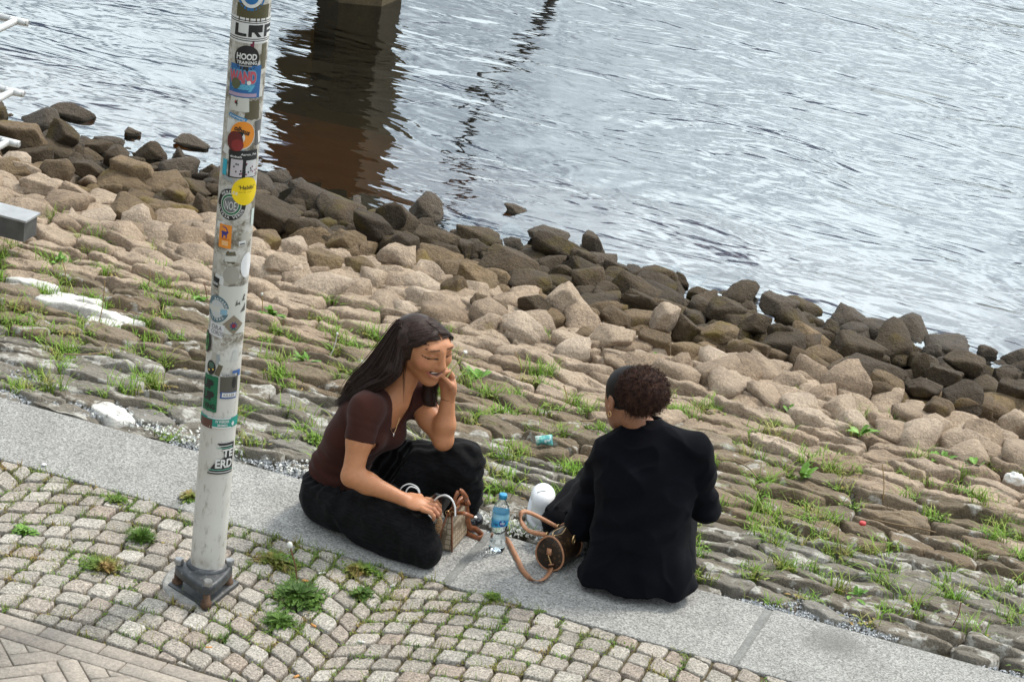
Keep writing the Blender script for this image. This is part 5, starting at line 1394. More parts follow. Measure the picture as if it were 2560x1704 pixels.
# ================================================================== bags, bottle, small things
# canvas handbag ---------------------------------------------------------------
A_, B_, C_ = on_z(1098, 1374, 0.003), on_z(1130, 1380, 0.003), on_z(1168, 1336, 0.003)
A_[2] = B_[2] = C_[2] = 0
bag = empty('handbag', tuple(B_)); tag(bag, 'beige patterned canvas handbag with brown leather trim beside the smiling woman', 'handbag')
t = NT('monogram_canvas'); v = t.coords('obj')
e = t.new('ShaderNodeTexVoronoi', feature='DISTANCE_TO_EDGE'); e.inputs['Scale'].default_value = 48; e.inputs['Randomness'].default_value = 0.12; t.l.new(v, e.inputs['Vector'])
c = t.mix(t.ramp(e.outputs['Distance'], [(0.055, 0.85), (0.13, 0.0)]), t.ramp(t.noise(v, 400, 2), [(0.3, (0.32, 0.25, 0.17)), (0.7, (0.44, 0.36, 0.26))]), (0.10, 0.065, 0.035))
t.color(c); t.rough(0.55); M_canvas = t.m
M_leather = plain('brown_leather', (0.22, 0.075, 0.028), 0.45, 0.0, 0.25, 60); M_tan = plain('tan_leather', (0.42, 0.20, 0.105), 0.5, 0.0, 0.18, 70)
ex = (B_-A_); ey = (C_-B_); H_ = 0.148
def bq(a, b, h): return ex*(a-1)*1.15+ey*b+np.array([0, 0, h])      # local to B_
ins = 0.16
bot = [bq(0, 0, 0.004), bq(1, 0, 0.004), bq(1, 1, 0.004), bq(0, 1, 0.004)]; top = [bq(0.5-ins, 0.06, H_), bq(0.5+ins, 0.06, H_), bq(0.5+ins, 0.94, H_), bq(0.5-ins, 0.94, H_)]
mid_ = [lerp(bot[i], top[i], 0.5)+(bq(0.5, 0.5, 0)-bq((0, 1, 1, 0)[i], (0, 0, 1, 1)[i], 0))*-0.10 for i in range(4)]
V = bot+mid_+top; F = [(3, 2, 1, 0), (8, 9, 10, 11)]+[(b+i, b+(i+1) % 4, b+4+(i+1) % 4, b+4+i) for b in (0, 4) for i in range(4)]
bb = mesh_obj('bag_body', V, F, M_canvas, bag, False); bevel_obj(bb, 0.008, 3, 0.3)
for i in range(4): mesh_obj('piping', *tube_mesh([bot[i], mid_[i], top[i]], 0.0032, 6), M_leather, bag)
mb = MB(); 
mesh_obj('top_trim', *ribbon_mesh([top[0], top[1], top[2], top[3], top[0]], 0.018, 0.004, (0, 0, 1)), M_leather, bag)
mesh_obj('zip_trim', *ribbon_mesh([lerp(top[0], top[1], .5)+np.array([0, 0, 0.002]), lerp(top[3], top[2], .5)+np.array([0, 0, 0.002])], 0.02, 0.003, ex), M_gold, bag)
def lp(px, py, Y, O): return jp(px, py, Y)-O
h1 = [lerp(top[1], top[2], 0.2), lp(1136, 1250, .16, B_), lp(1150, 1226, .18, B_), lp(1166, 1246, .22, B_), lerp(top[1], top[2], 0.8)]
mesh_obj('handle', *ribbon_mesh(spline(h1, 7), 0.017, 0.006, (0.3, 1, 0.2)), M_leather, bag)
h2 = [lerp(top[0], top[3], 0.25), lp(1141, 1262, .2, B_), lp(1158, 1240, .24, B_), lp(1172, 1262, .25, B_), lerp(top[0], top[3], 0.85)]
mesh_obj('handle', *ribbon_mesh(spline(h2, 7), 0.014, 0.006, (0.3, 1, 0.2)), M_leather, bag)
mesh_obj('tassel', *ribbon_mesh(spline([top[1]+np.array([0, 0, 0.004]), lp(1158, 1282, .13, B_), lp(1183, 1292, .16, B_)], 6), 0.014, 0.004, (0, 1, 0.6)), M_leather, bag)
sg = [lerp(top[2], mid_[2], 0.0), on_z(1172, 1312, .05)-B_, on_z(1190, 1322, .02)-B_, on_z(1205, 1338, .006)-B_, on_z(1196, 1345, .006)-B_, on_z(1176, 1338, .006)-B_, on_z(1164, 1330, .01)-B_]
mesh_obj('strap', *ribbon_mesh(spline(sg, 7), 0.020, 0.004, (0.25, 0.35, 1)), M_leather, bag)
for k, p in enumerate((top[0], top[1], top[2])):
    mesh_obj('ring', *tube_mesh([p+np.array([0, 0, 0.006])+0.008*(math.cos(a)*unit(ex)+math.sin(a)*np.array([0, 0, 1])) for a in np.linspace(0, 2*math.pi, 17)], 0.0018, 6), M_gold, bag)
t = NT('leopard_fur'); v = t.coords('obj'); d = t.voro(v, 170); t.color(t.mix(t.ramp(d, [(0.30, 1.0), (0.42, 0.0)]), (0.26, 0.15, 0.075), (0.012, 0.009, 0.007))); t.rough(0.95); t.bump(t.noise(v, 300, 3), 1.0, 0.004); M_leo = t.m
kc = jp(1097, 1312, .085); kch = mesh_obj('fur_keyring', *(lambda r: (r[0]*np.array([0.013, 0.013, 0.034])*(1+0.10*vnoise(r[0], 4, 2))[:, None], r[1]))(ICO2), M_leo, None, True, tuple(kc))
tag(kch, 'leopard spotted fur keyring hanging from the left end of the canvas handbag', 'keyring')
# phone under her hand
ph = jp(1098, 1256, .15); phn = mesh_obj('mobile_phone', *box_mesh(0, 0, 0, 0.070, 0.011, 0.095), M_black_gloss, None, False, tuple(ph)); phn.rotation_euler = (0.5, 0.25, 0.5); bevel_obj(phn, 0.006, 3)
tag(phn, 'glossy black phone poking out between the hand and the canvas handbag', 'phone')
cb0 = jp(1000, 1228, .16)
cab = [jp(995, 1234, .16), jp(1006, 1216, .16), jp(1024, 1209, .17), jp(1043, 1217, .18), jp(1049, 1232, .18), jp(1040, 1240, .17), jp(1018, 1238, .15), jp(1016, 1226, .15), jp(1026, 1216, .16), jp(1042, 1221, .17), jp(1048, 1233, .17)]
cbl = mesh_obj('charging_cable', [np.array(p)-cb0 for p in tube_mesh(spline(cab, 7), 0.0026, 6)[0]], tube_mesh(spline(cab, 7), 0.0026, 6)[1], M_white_cable, None, True, tuple(cb0))
tag(cbl, 'thin white cable coiled on the trousers behind the resting hand', 'cable')
cab2 = [jp(1083, 1254, .13), jp(1095, 1242, .12), jp(1112, 1237, .11), jp(1128, 1246, .10), jp(1137, 1266, .10), jp(1138, 1290, .10)]
cb1 = mesh_obj('charging_cable', [np.array(p)-cb0 for p in tube_mesh(spline(cab2, 7), 0.0032, 6)[0]], tube_mesh(spline(cab2, 7), 0.0032, 6)[1], M_white_cable, None, True, tuple(cb0))
tag(cb1, 'white cable arching from the phone down into the canvas handbag', 'cable')

# water bottle -----------------------------------------------------------------
bo = on_z(1241, 1373, 0); bo[2] = 0.0
bt = empty('water_bottle', tuple(bo)); tag(bt, 'clear plastic water bottle with blue cap and label between the two bags', 'bottle')
HB = 0.232; RB = 0.0305
def lathe(prof, n=28):
    V = [(r*math.cos(2*math.pi*k/n), r*math.sin(2*math.pi*k/n), z) for r, z in prof for k in range(n)]
    F = [(j*n+k, j*n+(k+1) % n, (j+1)*n+(k+1) % n, (j+1)*n+k) for j in range(len(prof)-1) for k in range(n)]
    F += [tuple(range(n-1, -1, -1)), tuple((len(prof)-1)*n+k for k in range(n))]; return V, F
prof = [(0.022, 0.002), (0.029, 0.006), (RB, 0.016), (RB, 0.030), (RB-0.0018, 0.034), (RB, 0.038), (RB-0.003, 0.056), (RB-0.0052, 0.070), (RB-0.004, 0.084), (RB-0.001, 0.094), (RB, 0.100), (RB, 0.150), (RB+0.001, 0.156), (RB, 0.166), (RB-0.004, 0.180), (RB-0.012, 0.196), (0.0125, 0.206), (0.0125, 0.214)]
t = NT('clear_plastic'); t.color((0.96, 0.985, 1.0)); t.rough(0.04); t.b.inputs['Transmission Weight'].default_value = 1.0; t.b.inputs['IOR'].default_value = 1.16; M_pet = t.m
t = NT('bottled_water'); t.color((0.90, 0.97, 1.0)); t.rough(0.0); t.b.inputs['Transmission Weight'].default_value = 1.0; t.b.inputs['IOR'].default_value = 1.10; M_h2o = t.m
mesh_obj('bottle_body', *lathe(prof), M_pet, bt)
mesh_obj('water_fill', *lathe([(r-0.0012, z+0.001) for r, z in prof[:11]]+[(RB-0.0012, 0.118)]), M_h2o, bt)
mesh_obj('cap', *lathe([(0.0150, 0.212), (0.0152, 0.226), (0.0146, 0.2285), (0.010, 0.2292)]), plain('blue_cap', (0.03, 0.28, 0.50), 0.4, 0, 0.05), bt)
ca_ = math.atan2(CAM[1]-bo[1], CAM[0]-bo[0])
def bwrap(pts, r): return [(r*math.cos(ca_+u/RB), r*math.sin(ca_+u/RB), z) for u, z in pts]
t = NT('bottle_label_print'); v = t.coords('obj', (1, 1, 1)); sx = t.new('ShaderNodeSeparateXYZ'); t.l.new(v, sx.inputs[0])
t.color(t.mix(t.ramp(sx.outputs[2], [(0.128, 0.0), (0.140, 1.0)]), (0.035, 0.33, 0.62), (0.30, 0.62, 0.80))); t.rough(0.35); M_lab = t.m
nn = 25; us = np.linspace(-math.pi*RB, math.pi*RB, nn)
lb_ = mesh_obj('label', bwrap([(u, 0.100+0.010*math.sin(u/RB+0.8)) for u in us], RB+0.0006)+bwrap([(u, 0.158) for u in us], RB+0.0006), [(i, i+1, nn+i+1, nn+i) for i in range(nn-1)], M_lab, bt)
mesh_obj('label_emblem', bwrap([(0.010+0.0125*math.cos(a), 0.124+0.0135*math.sin(a)) for a in np.linspace(0, 2*math.pi, 20, endpoint=False)], RB+0.0011), [tuple(range(20))], plain('emblem_blue', (0.015, 0.06, 0.30), 0.4), lb_, False)
V, F = text_mesh('vio', 0.02); mn, mx_ = V.min(0), V.max(0); V = (V-(mn+mx_)/2)/(mx_-mn+1e-9)
mesh_obj('lettering', bwrap([(0.010+x*0.018, 0.124+y*0.011) for x, y in V[:, :2]], RB+0.0016), F, M_white_cable, lb_, False)
V, F = text_mesh('Hill', 0.02); mn, mx_ = V.min(0), V.max(0); V = (V-(mn+mx_)/2)/(mx_-mn+1e-9)
mesh_obj('lettering', bwrap([(-0.014+x*0.018, 0.116+y*0.010) for x, y in V[:, :2]], RB+0.0016), F, plain('print_navy', (0.01, 0.05, 0.2), 0.5), lb_, False)

# small barrel bag -------------------------------------------------------------
e0 = on_z(1368, 1424, 0); e1 = on_z(1438, 1372, 0); e0[2] = e1[2] = 0
bd = unit(e1-e0); bs = np.array([bd[1], -bd[0], 0])
if bs@CR < 0: bs = -bs
b2 = empty('barrel_bag', tuple(e0)); tag(b2, 'small dark brown barrel bag with tan trim and handle by the black jacket', 'handbag')
t = NT('dark_monogram_leather'); v = t.coords('obj'); d = t.voro(v, 55); rr = t.math('ABSOLUTE', t.math('SUBTRACT', d, 0.32))
t.color(t.mix(t.ramp(rr, [(0.02, 0.55), (0.07, 0.0)]), t.ramp(t.noise(v, 60, 3), [(0.3, (0.018, 0.010, 0.006)), (0.7, (0.034, 0.020, 0.012))]), (0.15, 0.085, 0.035))); t.rough(0.4); t.spec(0.4); M_mono = t.m
RW, RH, LN = 0.056, 0.067, 0.150
def egg(a, s=1.0):
    x = RW*math.sin(a)*(1-0.13*math.cos(a)); z = RH*math.cos(a)
    return bs*x*s+np.array([0, 0, RH+z*s])
n = 32; V, F = [], []
for d_, s in ((0.0, 0.0), (0.0, 0.6), (0.002, 0.93), (0.008, 1.0), (0.03, 1.03), (LN/2, 1.05), (LN-0.03, 1.03), (LN-0.008, 1.0), (LN, 0.93), (LN, 0.0)):
    V += [bd*d_+egg(2*math.pi*k/n, s) for k in range(n)]
for j in range(9):
    for k in range(n): F.append((j*n+k, (j+1)*n+k, (j+1)*n+(k+1) % n, j*n+(k+1) % n))
mesh_obj('bag_body', V, F, M_mono, b2)
for d_ in (0.005, LN-0.005): mesh_obj('piping', *tube_mesh([bd*d_+egg(a, 1.0) for a in np.linspace(0, 2*math.pi, 41)], 0.0038, 7), M_tan, b2)
zp = lambda a, d_: bd*d_+egg(a, 1.035)
mesh_obj('zipper', *tube_mesh(spline([zp(-0.05, 0.012), zp(-0.32, 0.05), zp(-0.05, 0.115)], 8), 0.0024, 6), M_gold, b2); mesh_obj('zipper', *tube_mesh(spline([zp(0.05, 0.012), zp(0.30, 0.05), zp(0.05, 0.115)], 8), 0.0024, 6), M_gold, b2)
op = [zp(-0.05, 0.012), zp(-0.16, 0.03), zp(-0.28, 0.05), zp(-0.18, 0.09), zp(-0.05, 0.115), zp(0.05, 0.115), zp(0.18, 0.09), zp(0.27, 0.05), zp(0.16, 0.03), zp(0.05, 0.012)]
mesh_obj('opening', [p+np.array([0, 0, 0.0008]) for p in op], [tuple(range(10))], M_slick, b2, False)
ha = [zp(-0.72, 0.030), lp(1322, 1326, .22, e0), lp(1303, 1300, .24, e0), lp(1306, 1280, .26, e0), lp(1330, 1283, .29, e0), zp(-0.62, 0.105)]
mesh_obj('handle', *ribbon_mesh(spline(ha, 8), 0.0165, 0.0075, tuple(bd*0.6+np.array([0, 0, 0.2])-bs*0.5)), M_tan, b2)
for p in (ha[0], ha[-1]): mesh_obj('ring', *tube_mesh([p+0.010*(math.cos(a)*bd+math.sin(a)*np.array([0, 0, 1])) for a in np.linspace(0, 2*math.pi, 17)], 0.0026, 6), M_gold, b2)
cl = zp(0.95, 0.085); mesh_obj('clasp', *tube_mesh([cl+bs*0.006+0.016*math.cos(a)*np.array([0, 0, 1])+0.010*math.sin(a)*bd for a in np.linspace(0, 2*math.pi, 17)], 0.0042, 7), M_gold, b2)
tb = bd*-0.004+np.array([0, 0, RH*1.12]); mesh_obj('strap_tab', *ribbon_mesh([tb+np.array([0, 0, 0.014]), tb, tb-np.array([0, 0, 0.012])], 0.018, 0.005, bs), M_tan, b2)
hk = tb-np.array([0, 0, 0.012])-bd*0.004
mesh_obj('hook', *tube_mesh(spline([hk, hk+bs*0.010-np.array([0, 0, 0.016]), hk+bs*0.018-np.array([0, 0, 0.030]), hk+bs*0.010-np.array([0, 0, 0.020]), hk], 5), 0.0020, 6), M_gold, b2)
stp = [hk+bs*0.018-np.array([0, 0, 0.030])-bd*0.003, on_z(1378, 1408, .020)-e0, on_z(1376, 1424, .010)-e0, on_z(1366, 1440, .009)-e0, on_z(1350, 1450, .009)-e0, on_z(1328, 1446, .009)-e0, on_z(1308, 1426, .009)-e0, on_z(1296, 1402, .009)-e0, on_z(1284, 1378, .009)-e0, on_z(1270, 1352, .009)-e0, on_z(1258, 1342, .009)-e0]
mesh_obj('shoulder_strap', *ribbon_mesh(spline(stp, 8), 0.019, 0.003, (0.75, -0.45, 0.35)), M_tan, b2)

# litter -----------------------------------------------------------------------
M_fil = plain('cigarette_filter', (0.60, 0.28, 0.08), 0.8, 0, 0.15); M_ppr = plain('white_paper', (0.72, 0.71, 0.68), 0.8, 0, 0.06)
def butt(px, py, c, a, label, l=0.022):
    p = on_z(px, py, 0.008); d = np.array([math.cos(a), math.sin(a), 0])*l/2; r = 0.0042
    o = mesh_obj('cigarette_end', *tube_mesh([-d, d*0.2, d*0.9, d], [r, r, r*0.95, r*0.8], 8), c, None, True, (p[0], p[1], 0.0075)); tag(o, label, 'litter', 'cigarette ends on the setts')
butt(763, 1450, M_fil, 0.3, 'orange cigarette end among the weeds near the tall dandelion stalk'); butt(805, 1431, M_ppr, 0.9, 'white cigarette end beside the weeds right of the dandelion stalk', 0.026)
butt(784, 1562, M_fil, -0.3, 'orange cigarette end below the big weed clump'); butt(903, 1603, M_ppr, 0.2, 'white cigarette end on the setts below the seated smiling woman', 0.025)
butt(741, 1689, M_fil, 1.2, 'orange cigarette end at the bottom edge between setts'); butt(981, 1463, M_ppr, 1.0, 'white cigarette end on the setts just under the slab edge', 0.016); butt(522, 1617, M_fil, 0.5, 'orange filter below the pole base among the setts')
# crushed can on the bank
cp = on_bank(1360, 1100, 0.03); t = NT('turquoise_print'); v = t.coords('obj'); t.color(t.ramp(t.noise(v, 28, 2), [(0.38, (0.62, 0.68, 0.62)), (0.46, (0.12, 0.42, 0.36)), (0.6, (0.05, 0.25, 0.30)), (0.68, (0.6, 0.66, 0.6))])); t.rough(0.35)
V, F = tube_mesh([(-0.034, 0, 0), (-0.030, 0, 0), (-0.01, 0, 0.003), (0.012, 0, 0), (0.032, 0, 0), (0.034, 0, 0)], [0.020, 0.024, 0.020, 0.024, 0.027, 0.022], 18); V = np.array(V); V = V*(1+0.16*vnoise(V, 45, 2))[:, None]; V[:, 2] *= 0.8
o = mesh_obj('crushed_cup', V, F, t.m, None, True, tuple(cp)); o.rotation_euler = (0.1, -0.2, 0.35); tag(o, 'crushed turquoise and white cup lying on the stone bank', 'litter')
cp = on_bank(2156, 1310, 0.035); o = mesh_obj('bottle_cap', *lathe([(0.014, 0), (0.015, 0.003), (0.013, 0.011), (0.010, 0.012)], 18), plain('red_cap', (0.45, 0.03, 0.03), 0.4), None, True, tuple(cp)); tag(o, 'small red bottle cap in a gap of the stone bank', 'litter')
cp = on_bank(2540, 1196, 0.06); V = np.array(ICO2[0])*np.array([0.045, 0.03, 0.03]); V = V*(1+0.5*vnoise(V, 50, 3))[:, None]
o = mesh_obj('crumpled_tissue', V, ICO2[1], M_ppr, None, False, tuple(cp)); tag(o, 'crumpled white tissue at the right edge of the picture', 'litter')
cp = on_z(110, 1161, 0.004); o = mesh_obj('bottle_cap', *lathe([(0.009, 0), (0.010, 0.002), (0.006, 0.003)], 16), M_white_cable, None, True, tuple(cp)); tag(o, 'flat white tab lying on the leftmost slab', 'litter')
M_twig = plain('dry_twig', (0.20, 0.14, 0.08), 0.9)
for pts, lab in (([(1790, 1146), (1840, 1152), (1875, 1172), (1892, 1192)], 'thin bent dry twig right of the black jacket'), ([(2182, 1297), (2240, 1310), (2290, 1318), (2340, 1330)], 'dark twig lying across the bank stones at the right'), ([(1452, 1052), (1480, 1050), (1488, 1046)], 'short brown twig left of the hair puff'), ([(160, 884), (210, 886), (265, 880)], 'pale straw stalk lying on the left bank stones')):
    P = [on_bank(x, y, 0.045) for x, y in pts]; o0 = P[0]; V, F = tube_mesh(spline([p-o0 for p in P], 4), 0.0032, 5); tag(mesh_obj('twig', V, F, M_twig, None, True, tuple(o0)), lab, 'twig', 'twigs on the bank')

# gangway at the left edge -------------------------------------------------------
gw = empty('gangway', tuple(on_y(93, 535, 2.45*K))); OG = np.array(gw.location); tag(gw, 'grey steel landing stage with tube railing at the left edge', 'landing stage')
M_steel = plain('galvanised_tube', (0.55, 0.55, 0.54), 0.42, 0.35, 0.12, 25); M_beam = plain('dark_steel_beam', (0.10, 0.10, 0.10), 0.6, 0.3, 0.3, 10); M_beamtop = plain('grey_steel_top', (0.36, 0.37, 0.38), 0.5, 0.3, 0.15, 12)
V, F = box_mesh(-2.0, -0.06, -0.055, 4.0, 0.12, 0.10); mesh_obj('beam', V, F, M_beam, gw, False)
V, F = box_mesh(-2.0, -0.055, 0.0, 4.02, 0.14, 0.010); mesh_obj('deck_edge', V, F, M_beamtop, gw, False)
for (x, y) in ((-0.9, -0.06), (-2.6, -0.06)): mesh_obj('support', *tube_mesh([(x, y, -0.1), (x, y, bank_z(OG[1]+y)-OG[2]-0.05)], 0.04, 14), M_beam, gw)
RC = []
for (px, py) in ((42, 52), (32, 229), (21, 354)):
    c = on_y(px, py, 2.45*K)-OG; RC.append(c)
    pts = spline([c+np.array([-2.2, 0, 0]), c+np.array([-0.12, 0, 0]), c+np.array([-0.035, -0.008, 0]), c+np.array([-0.008, -0.035, 0]), c+np.array([0, -0.12, 0]), c+np.array([0, -1.4, 0])], 6)
    mesh_obj('rail', *tube_mesh(pts, 0.017, 12), M_steel, gw)
for dx, dy in ((-1.2, 0), (-2.1, 0), (0, -1.3)):
    mesh_obj('post', *tube_mesh([RC[0]+np.array([dx, dy, 0.0]), np.array([RC[2][0]+dx, RC[2][1]+dy, 0.0])], 0.02, 12), M_steel, gw)

# pier and leaning mooring pole ---------------------------------------------------
pc_ = on_z(900, -14, WATER_Z); pr = empty('bridge_pier', (pc_[0], pc_[1], WATER_Z)); tag(pr, 'brown concrete pier standing in the river at the top edge, mirrored in the water', 'pier')
M_conc = stone_mat('brown_stained_concrete', [(0.085, 0.062, 0.032)], speck=0.15, bumpd=0.004)
pw_ = px2m(105, pc_)
hexp = [(pw_*math.cos(k*math.pi/3+0.42), pw_*math.sin(k*math.pi/3+0.42)) for k in range(6)]
mesh_obj('footing', *extrude(hexp, -1.2, 0.45, 0.42), M_conc, pr, smooth=False)
hex2 = [(x*1.5-0.11, y*1.5) for x, y in hexp]
mesh_obj('shaft', *extrude(hex2, 0.40, 6.5, 6.5), M_conc, pr, smooth=False)
m0 = on_z(1412, -30, WATER_Z); mp_ = mesh_obj('mooring_pole', *tube_mesh([(0.08, 0, -0.9), (0, 0, 0), (-0.45, -0.25, 0.9), (-0.62, -0.6, 2.0), (-0.75, -1.0, 3.2)], [0.035, 0.035, 0.034, 0.03, 0.03], 12), M_beam, None, True, (m0[0], m0[1], WATER_Z))
tag(mp_, 'dark leaning mooring pole whose wavering reflection crosses the water right of the pier', 'mooring pole')
# ================================================================== plants, gravel
def leaf_mat(name, stops, rough=0.6):
    t = NT(name); v = t.coords('pos'); n1 = t.noise(v, 9, 3); n2 = t.noise(v, 130, 2)
    t.color(t.mix(1.0, t.ramp(n1, stops), t.ramp(n2, [(0.3, 0.65), (0.7, 1.35)]), 'MULTIPLY')); t.rough(rough); t.spec(0.25)
    t.b.inputs['Subsurface Weight'].default_value = 0.0
    return t.m
M_grass = leaf_mat('grass_blade', [(0.34, (0.34, 0.31, 0.11)), (0.45, (0.20, 0.29, 0.04)), (0.6, (0.15, 0.30, 0.025)), (0.75, (0.25, 0.36, 0.05))])
M_weed = leaf_mat('low_weed', [(0.34, (0.27, 0.18, 0.06)), (0.46, (0.17, 0.20, 0.04)), (0.6, (0.11, 0.20, 0.03)), (0.78, (0.20, 0.26, 0.05))])
M_tuft = leaf_mat('tuft_green', [(0.3, (0.05, 0.10, 0.02)), (0.7, (0.11, 0.20, 0.03))])
M_leaf = leaf_mat('broad_leaf', [(0.3, (0.09, 0.20, 0.025)), (0.7, (0.17, 0.32, 0.05))], 0.45)
rg = np.random.RandomState(21)
def blade(p, h, w, lean, az):
    """curved two sided blade: verts, faces"""
    d = np.array([math.cos(az), math.sin(az), 0]); s = np.array([-d[1], d[0], 0])
    V, F = [], []
    for k, tt in enumerate((0.0, 0.4, 0.75)):
        c = p+np.array([0, 0, h*tt*(1-0.25*lean*tt)])+d*h*lean*tt*tt; ww = w*(1-0.55*tt); V += [c-s*ww/2, c+s*ww/2]
    V.append(p+np.array([0, 0, h*(1-0.3*lean)])+d*h*lean*1.05)
    return V, [(0, 1, 3, 2), (2, 3, 5, 4), (4, 5, 6)]
def leaf(p, l, w, az, el, droop=0.4):
    d = np.array([math.cos(az)*math.cos(el), math.sin(az)*math.cos(el), math.sin(el)]); s = np.array([-math.sin(az), math.cos(az), 0]); u = np.cross(d, s)*-1
    V, F = [p], []
    for tt, ww in ((0.25, 0.7), (0.55, 1.0), (0.82, 0.65)):
        c = p+d*l*tt+np.array([0, 0, -droop*l*tt*tt]); V += [c-s*w*ww/2+np.array([0, 0, 0.12*w]), c, c+s*w*ww/2+np.array([0, 0, 0.12*w])]
    V.append(p+d*l+np.array([0, 0, -droop*l]))
    F = [(0, 2, 1), (0, 3, 2)]
    for b in (1, 4): F += [(b, b+1, b+4, b+3), (b+1, b+2, b+5, b+4)]
    F += [(7, 8, 10), (8, 9, 10)]
    return V, F
# grass in the joints of the bank
gm = MB(); gm2 = MB()
seen = set(); spots = []
for c in cells:
    for (x, y) in c:
        key = (round(x, 2), round(y, 2))
        if key in seen or y < W+0.05 or y > 3.6*K: continue
        seen.add(key)
        if in_frame((x, y, bank_z(y)), 60): spots.append((x, y))
for (x, y) in spots:
    f = (y-W)/(3.0*K); dens = 0.5+0.55*nz(x*1.1+3, y*1.5, 1.0)+0.35*nz(x*4, y*4, 6.0)
    dens *= 1.0 if 0.10 < f < 0.72 else 0.5
    if rg.rand() > dens*1.25: continue
    n_ = rg.randint(14, 46); tall = rg.rand() < 0.2
    for k in range(n_):
        p = np.array([x+rg.normal(0, 0.034), y+rg.normal(0, 0.014), 0]); p[2] = bank_z(p[1])-0.024
        h = rg.uniform(0.045, 0.080)*(1.5 if tall else 1.0); gm.add(blade(p, h, rg.uniform(0.003, 0.0055), rg.uniform(0.2, 1.2), rg.uniform(0, 6.28)))
    for k in range(rg.randint(6, 20)):
        p = np.array([x+rg.normal(0, 0.04), y+rg.normal(0, 0.016), 0]); p[2] = bank_z(p[1])-0.004; gm2.add(leaf(p, rg.uniform(0.015, 0.036), rg.uniform(0.006, 0.012), rg.uniform(0, 6.28), rg.uniform(0.2, 0.8)))
tag(gm.build('grass', M_grass, None, True), 'thin green grass growing in the joints of the stone bank', 'grass', kind='stuff')
tag(gm2.build('ground_cover', M_weed, None, True), 'small leafy ground cover in the joints of the stone bank', 'ground cover', kind='stuff')
# moss and weeds in the joints of the setts
gm = MB()
for c in setts:
    for i in range(len(c)):
        a, b = np.array(c[i]), np.array(c[(i+1) % len(c)])
        m_ = (a+b)/2
        if not in_frame((m_[0], m_[1], 0), 40): continue
        near_edge = math.exp(-((m_[1]+0.12)/0.20)**2); clump = nz(m_[0]*2.2+1.7, m_[1]*2.2, 3.0)
        d_ = 0.16+0.75*near_edge*(0.55+clump)+0.7*max(0, clump-0.05)*(m_[1] > -0.75)
        if m_[0] > 0.55: d_ *= 0.35
        if np.hypot(*(m_-POLE[:2])) < 0.24: d_ *= 0.3
        if rg.rand() > d_: continue
        for k in range(rg.randint(8, 34)):
            q = a+(b-a)*rg.rand()+rg.normal(0, 0.008, 2); p = np.array([q[0], q[1], -0.001])
            if rg.rand() < 0.6: gm.add(leaf(p, rg.uniform(0.010, 0.024), rg.uniform(0.004, 0.007), rg.uniform(0, 6.28), rg.uniform(0.3, 1.2)))
            else: gm.add(blade(p, rg.uniform(0.016, 0.040), 0.003, rg.uniform(0.3, 1.0), rg.uniform(0, 6.28)))
tag(gm.build('joint_weeds', M_weed, None, True), 'short moss and weeds sprouting in the joints between the granite setts', 'weeds', kind='stuff')
def clump(px, py, rx, ry, n_, h, m, label, leafy=0.3, name='weed_clump', group='weed clumps on the setts', ground=0.0):
    o = on_z(px, py, ground) if ground == 0 else on_bank(px, py, 0.0); mb = MB()
    n_ = int(n_*(1.5 if leafy > 0.3 else 1.0))
    for k in range(n_):
        r = abs(rg.normal(0, 0.5)); a = rg.uniform(0, 6.28); p = np.array([rx*r*math.cos(a), ry*r*math.sin(a), -0.008])
        hh = h*(1.35 if leafy > 0.3 else 1.0)*max(0.3, 1-r*0.6)*rg.uniform(0.6, 1.15)
        if rg.rand() < leafy: mb.add(leaf(p+np.array([0, 0, hh*0.3]), hh*0.9, hh*0.28, rg.uniform(0, 6.28), rg.uniform(0.2, 1.0)))
        else: mb.add(blade(p, hh, 0.0032, rg.uniform(0.2, 0.9), a+rg.normal(0, 0.6)))
    tag(mb.build(name, m, None, True, tuple(o)), label, 'plant', None if leafy > 0.3 else group, kind='stuff' if leafy > 0.3 else None)
clump(352, 1352, 0.05, 0.05, 520, 0.072, M_tuft, 'dense round tuft of dark green grass left of the pole', 0.1)
clump(258, 1418, 0.13, 0.085, 380, 0.040, M_weed, 'sprawling low weed patch left of the pole base', 0.4); clump(745, 1500, 0.12, 0.13, 620, 0.058, M_tuft, 'largest weed clump on the setts, right of the pole base', 0.35)
clump(690, 1408, 0.12, 0.07, 380, 0.042, M_weed, 'weed patch at the slab edge right of the pole', 0.45); clump(905, 1432, 0.11, 0.06, 300, 0.040, M_weed, 'low weeds under the knee of the smiling woman', 0.5)
clump(905, 1490, 0.06, 0.05, 160, 0.040, M_tuft, 'small green weed patch one sett further from the slab below the knee', 0.5); clump(60, 1330, 0.06, 0.04, 130, 0.035, M_leaf, 'rosette weed on the setts near the left edge', 0.9); clump(700, 1560, 0.09, 0.06, 320, 0.045, M_tuft, 'green weed strip below the largest clump', 0.35)
clump(560, 1600, 0.03, 0.03, 60, 0.05, M_tuft, 'thin grass tuft below the pole base', 0.1); clump(1230, 1495, 0.04, 0.03, 90, 0.032, M_weed, 'tiny weed tuft just below the slab joint', 0.5)
clump(290, 1255, 0.10, 0.04, 220, 0.032, M_weed, 'weeds along the slab edge at the far left', 0.5); clump(475, 1245, 0.035, 0.05, 110, 0.035, M_weed, 'moss filling the slab joint behind the pole', 0.6)
def rosette(px, py, n_, l, label, el=(0.3, 1.1), m=None):
    o = on_bank(px, py, 0.01); mb = MB()
    for k in range(n_): mb.add(leaf(np.array([rg.normal(0, 0.012), rg.normal(0, 0.012), 0]), l*rg.uniform(0.6, 1.1), l*rg.uniform(0.25, 0.38), rg.uniform(0, 6.28), rg.uniform(*el), 0.25))
    tag(mb.build('leafy_weed', m or M_leaf, None, True, tuple(o)), label, 'plant', 'leafy weeds on the bank')
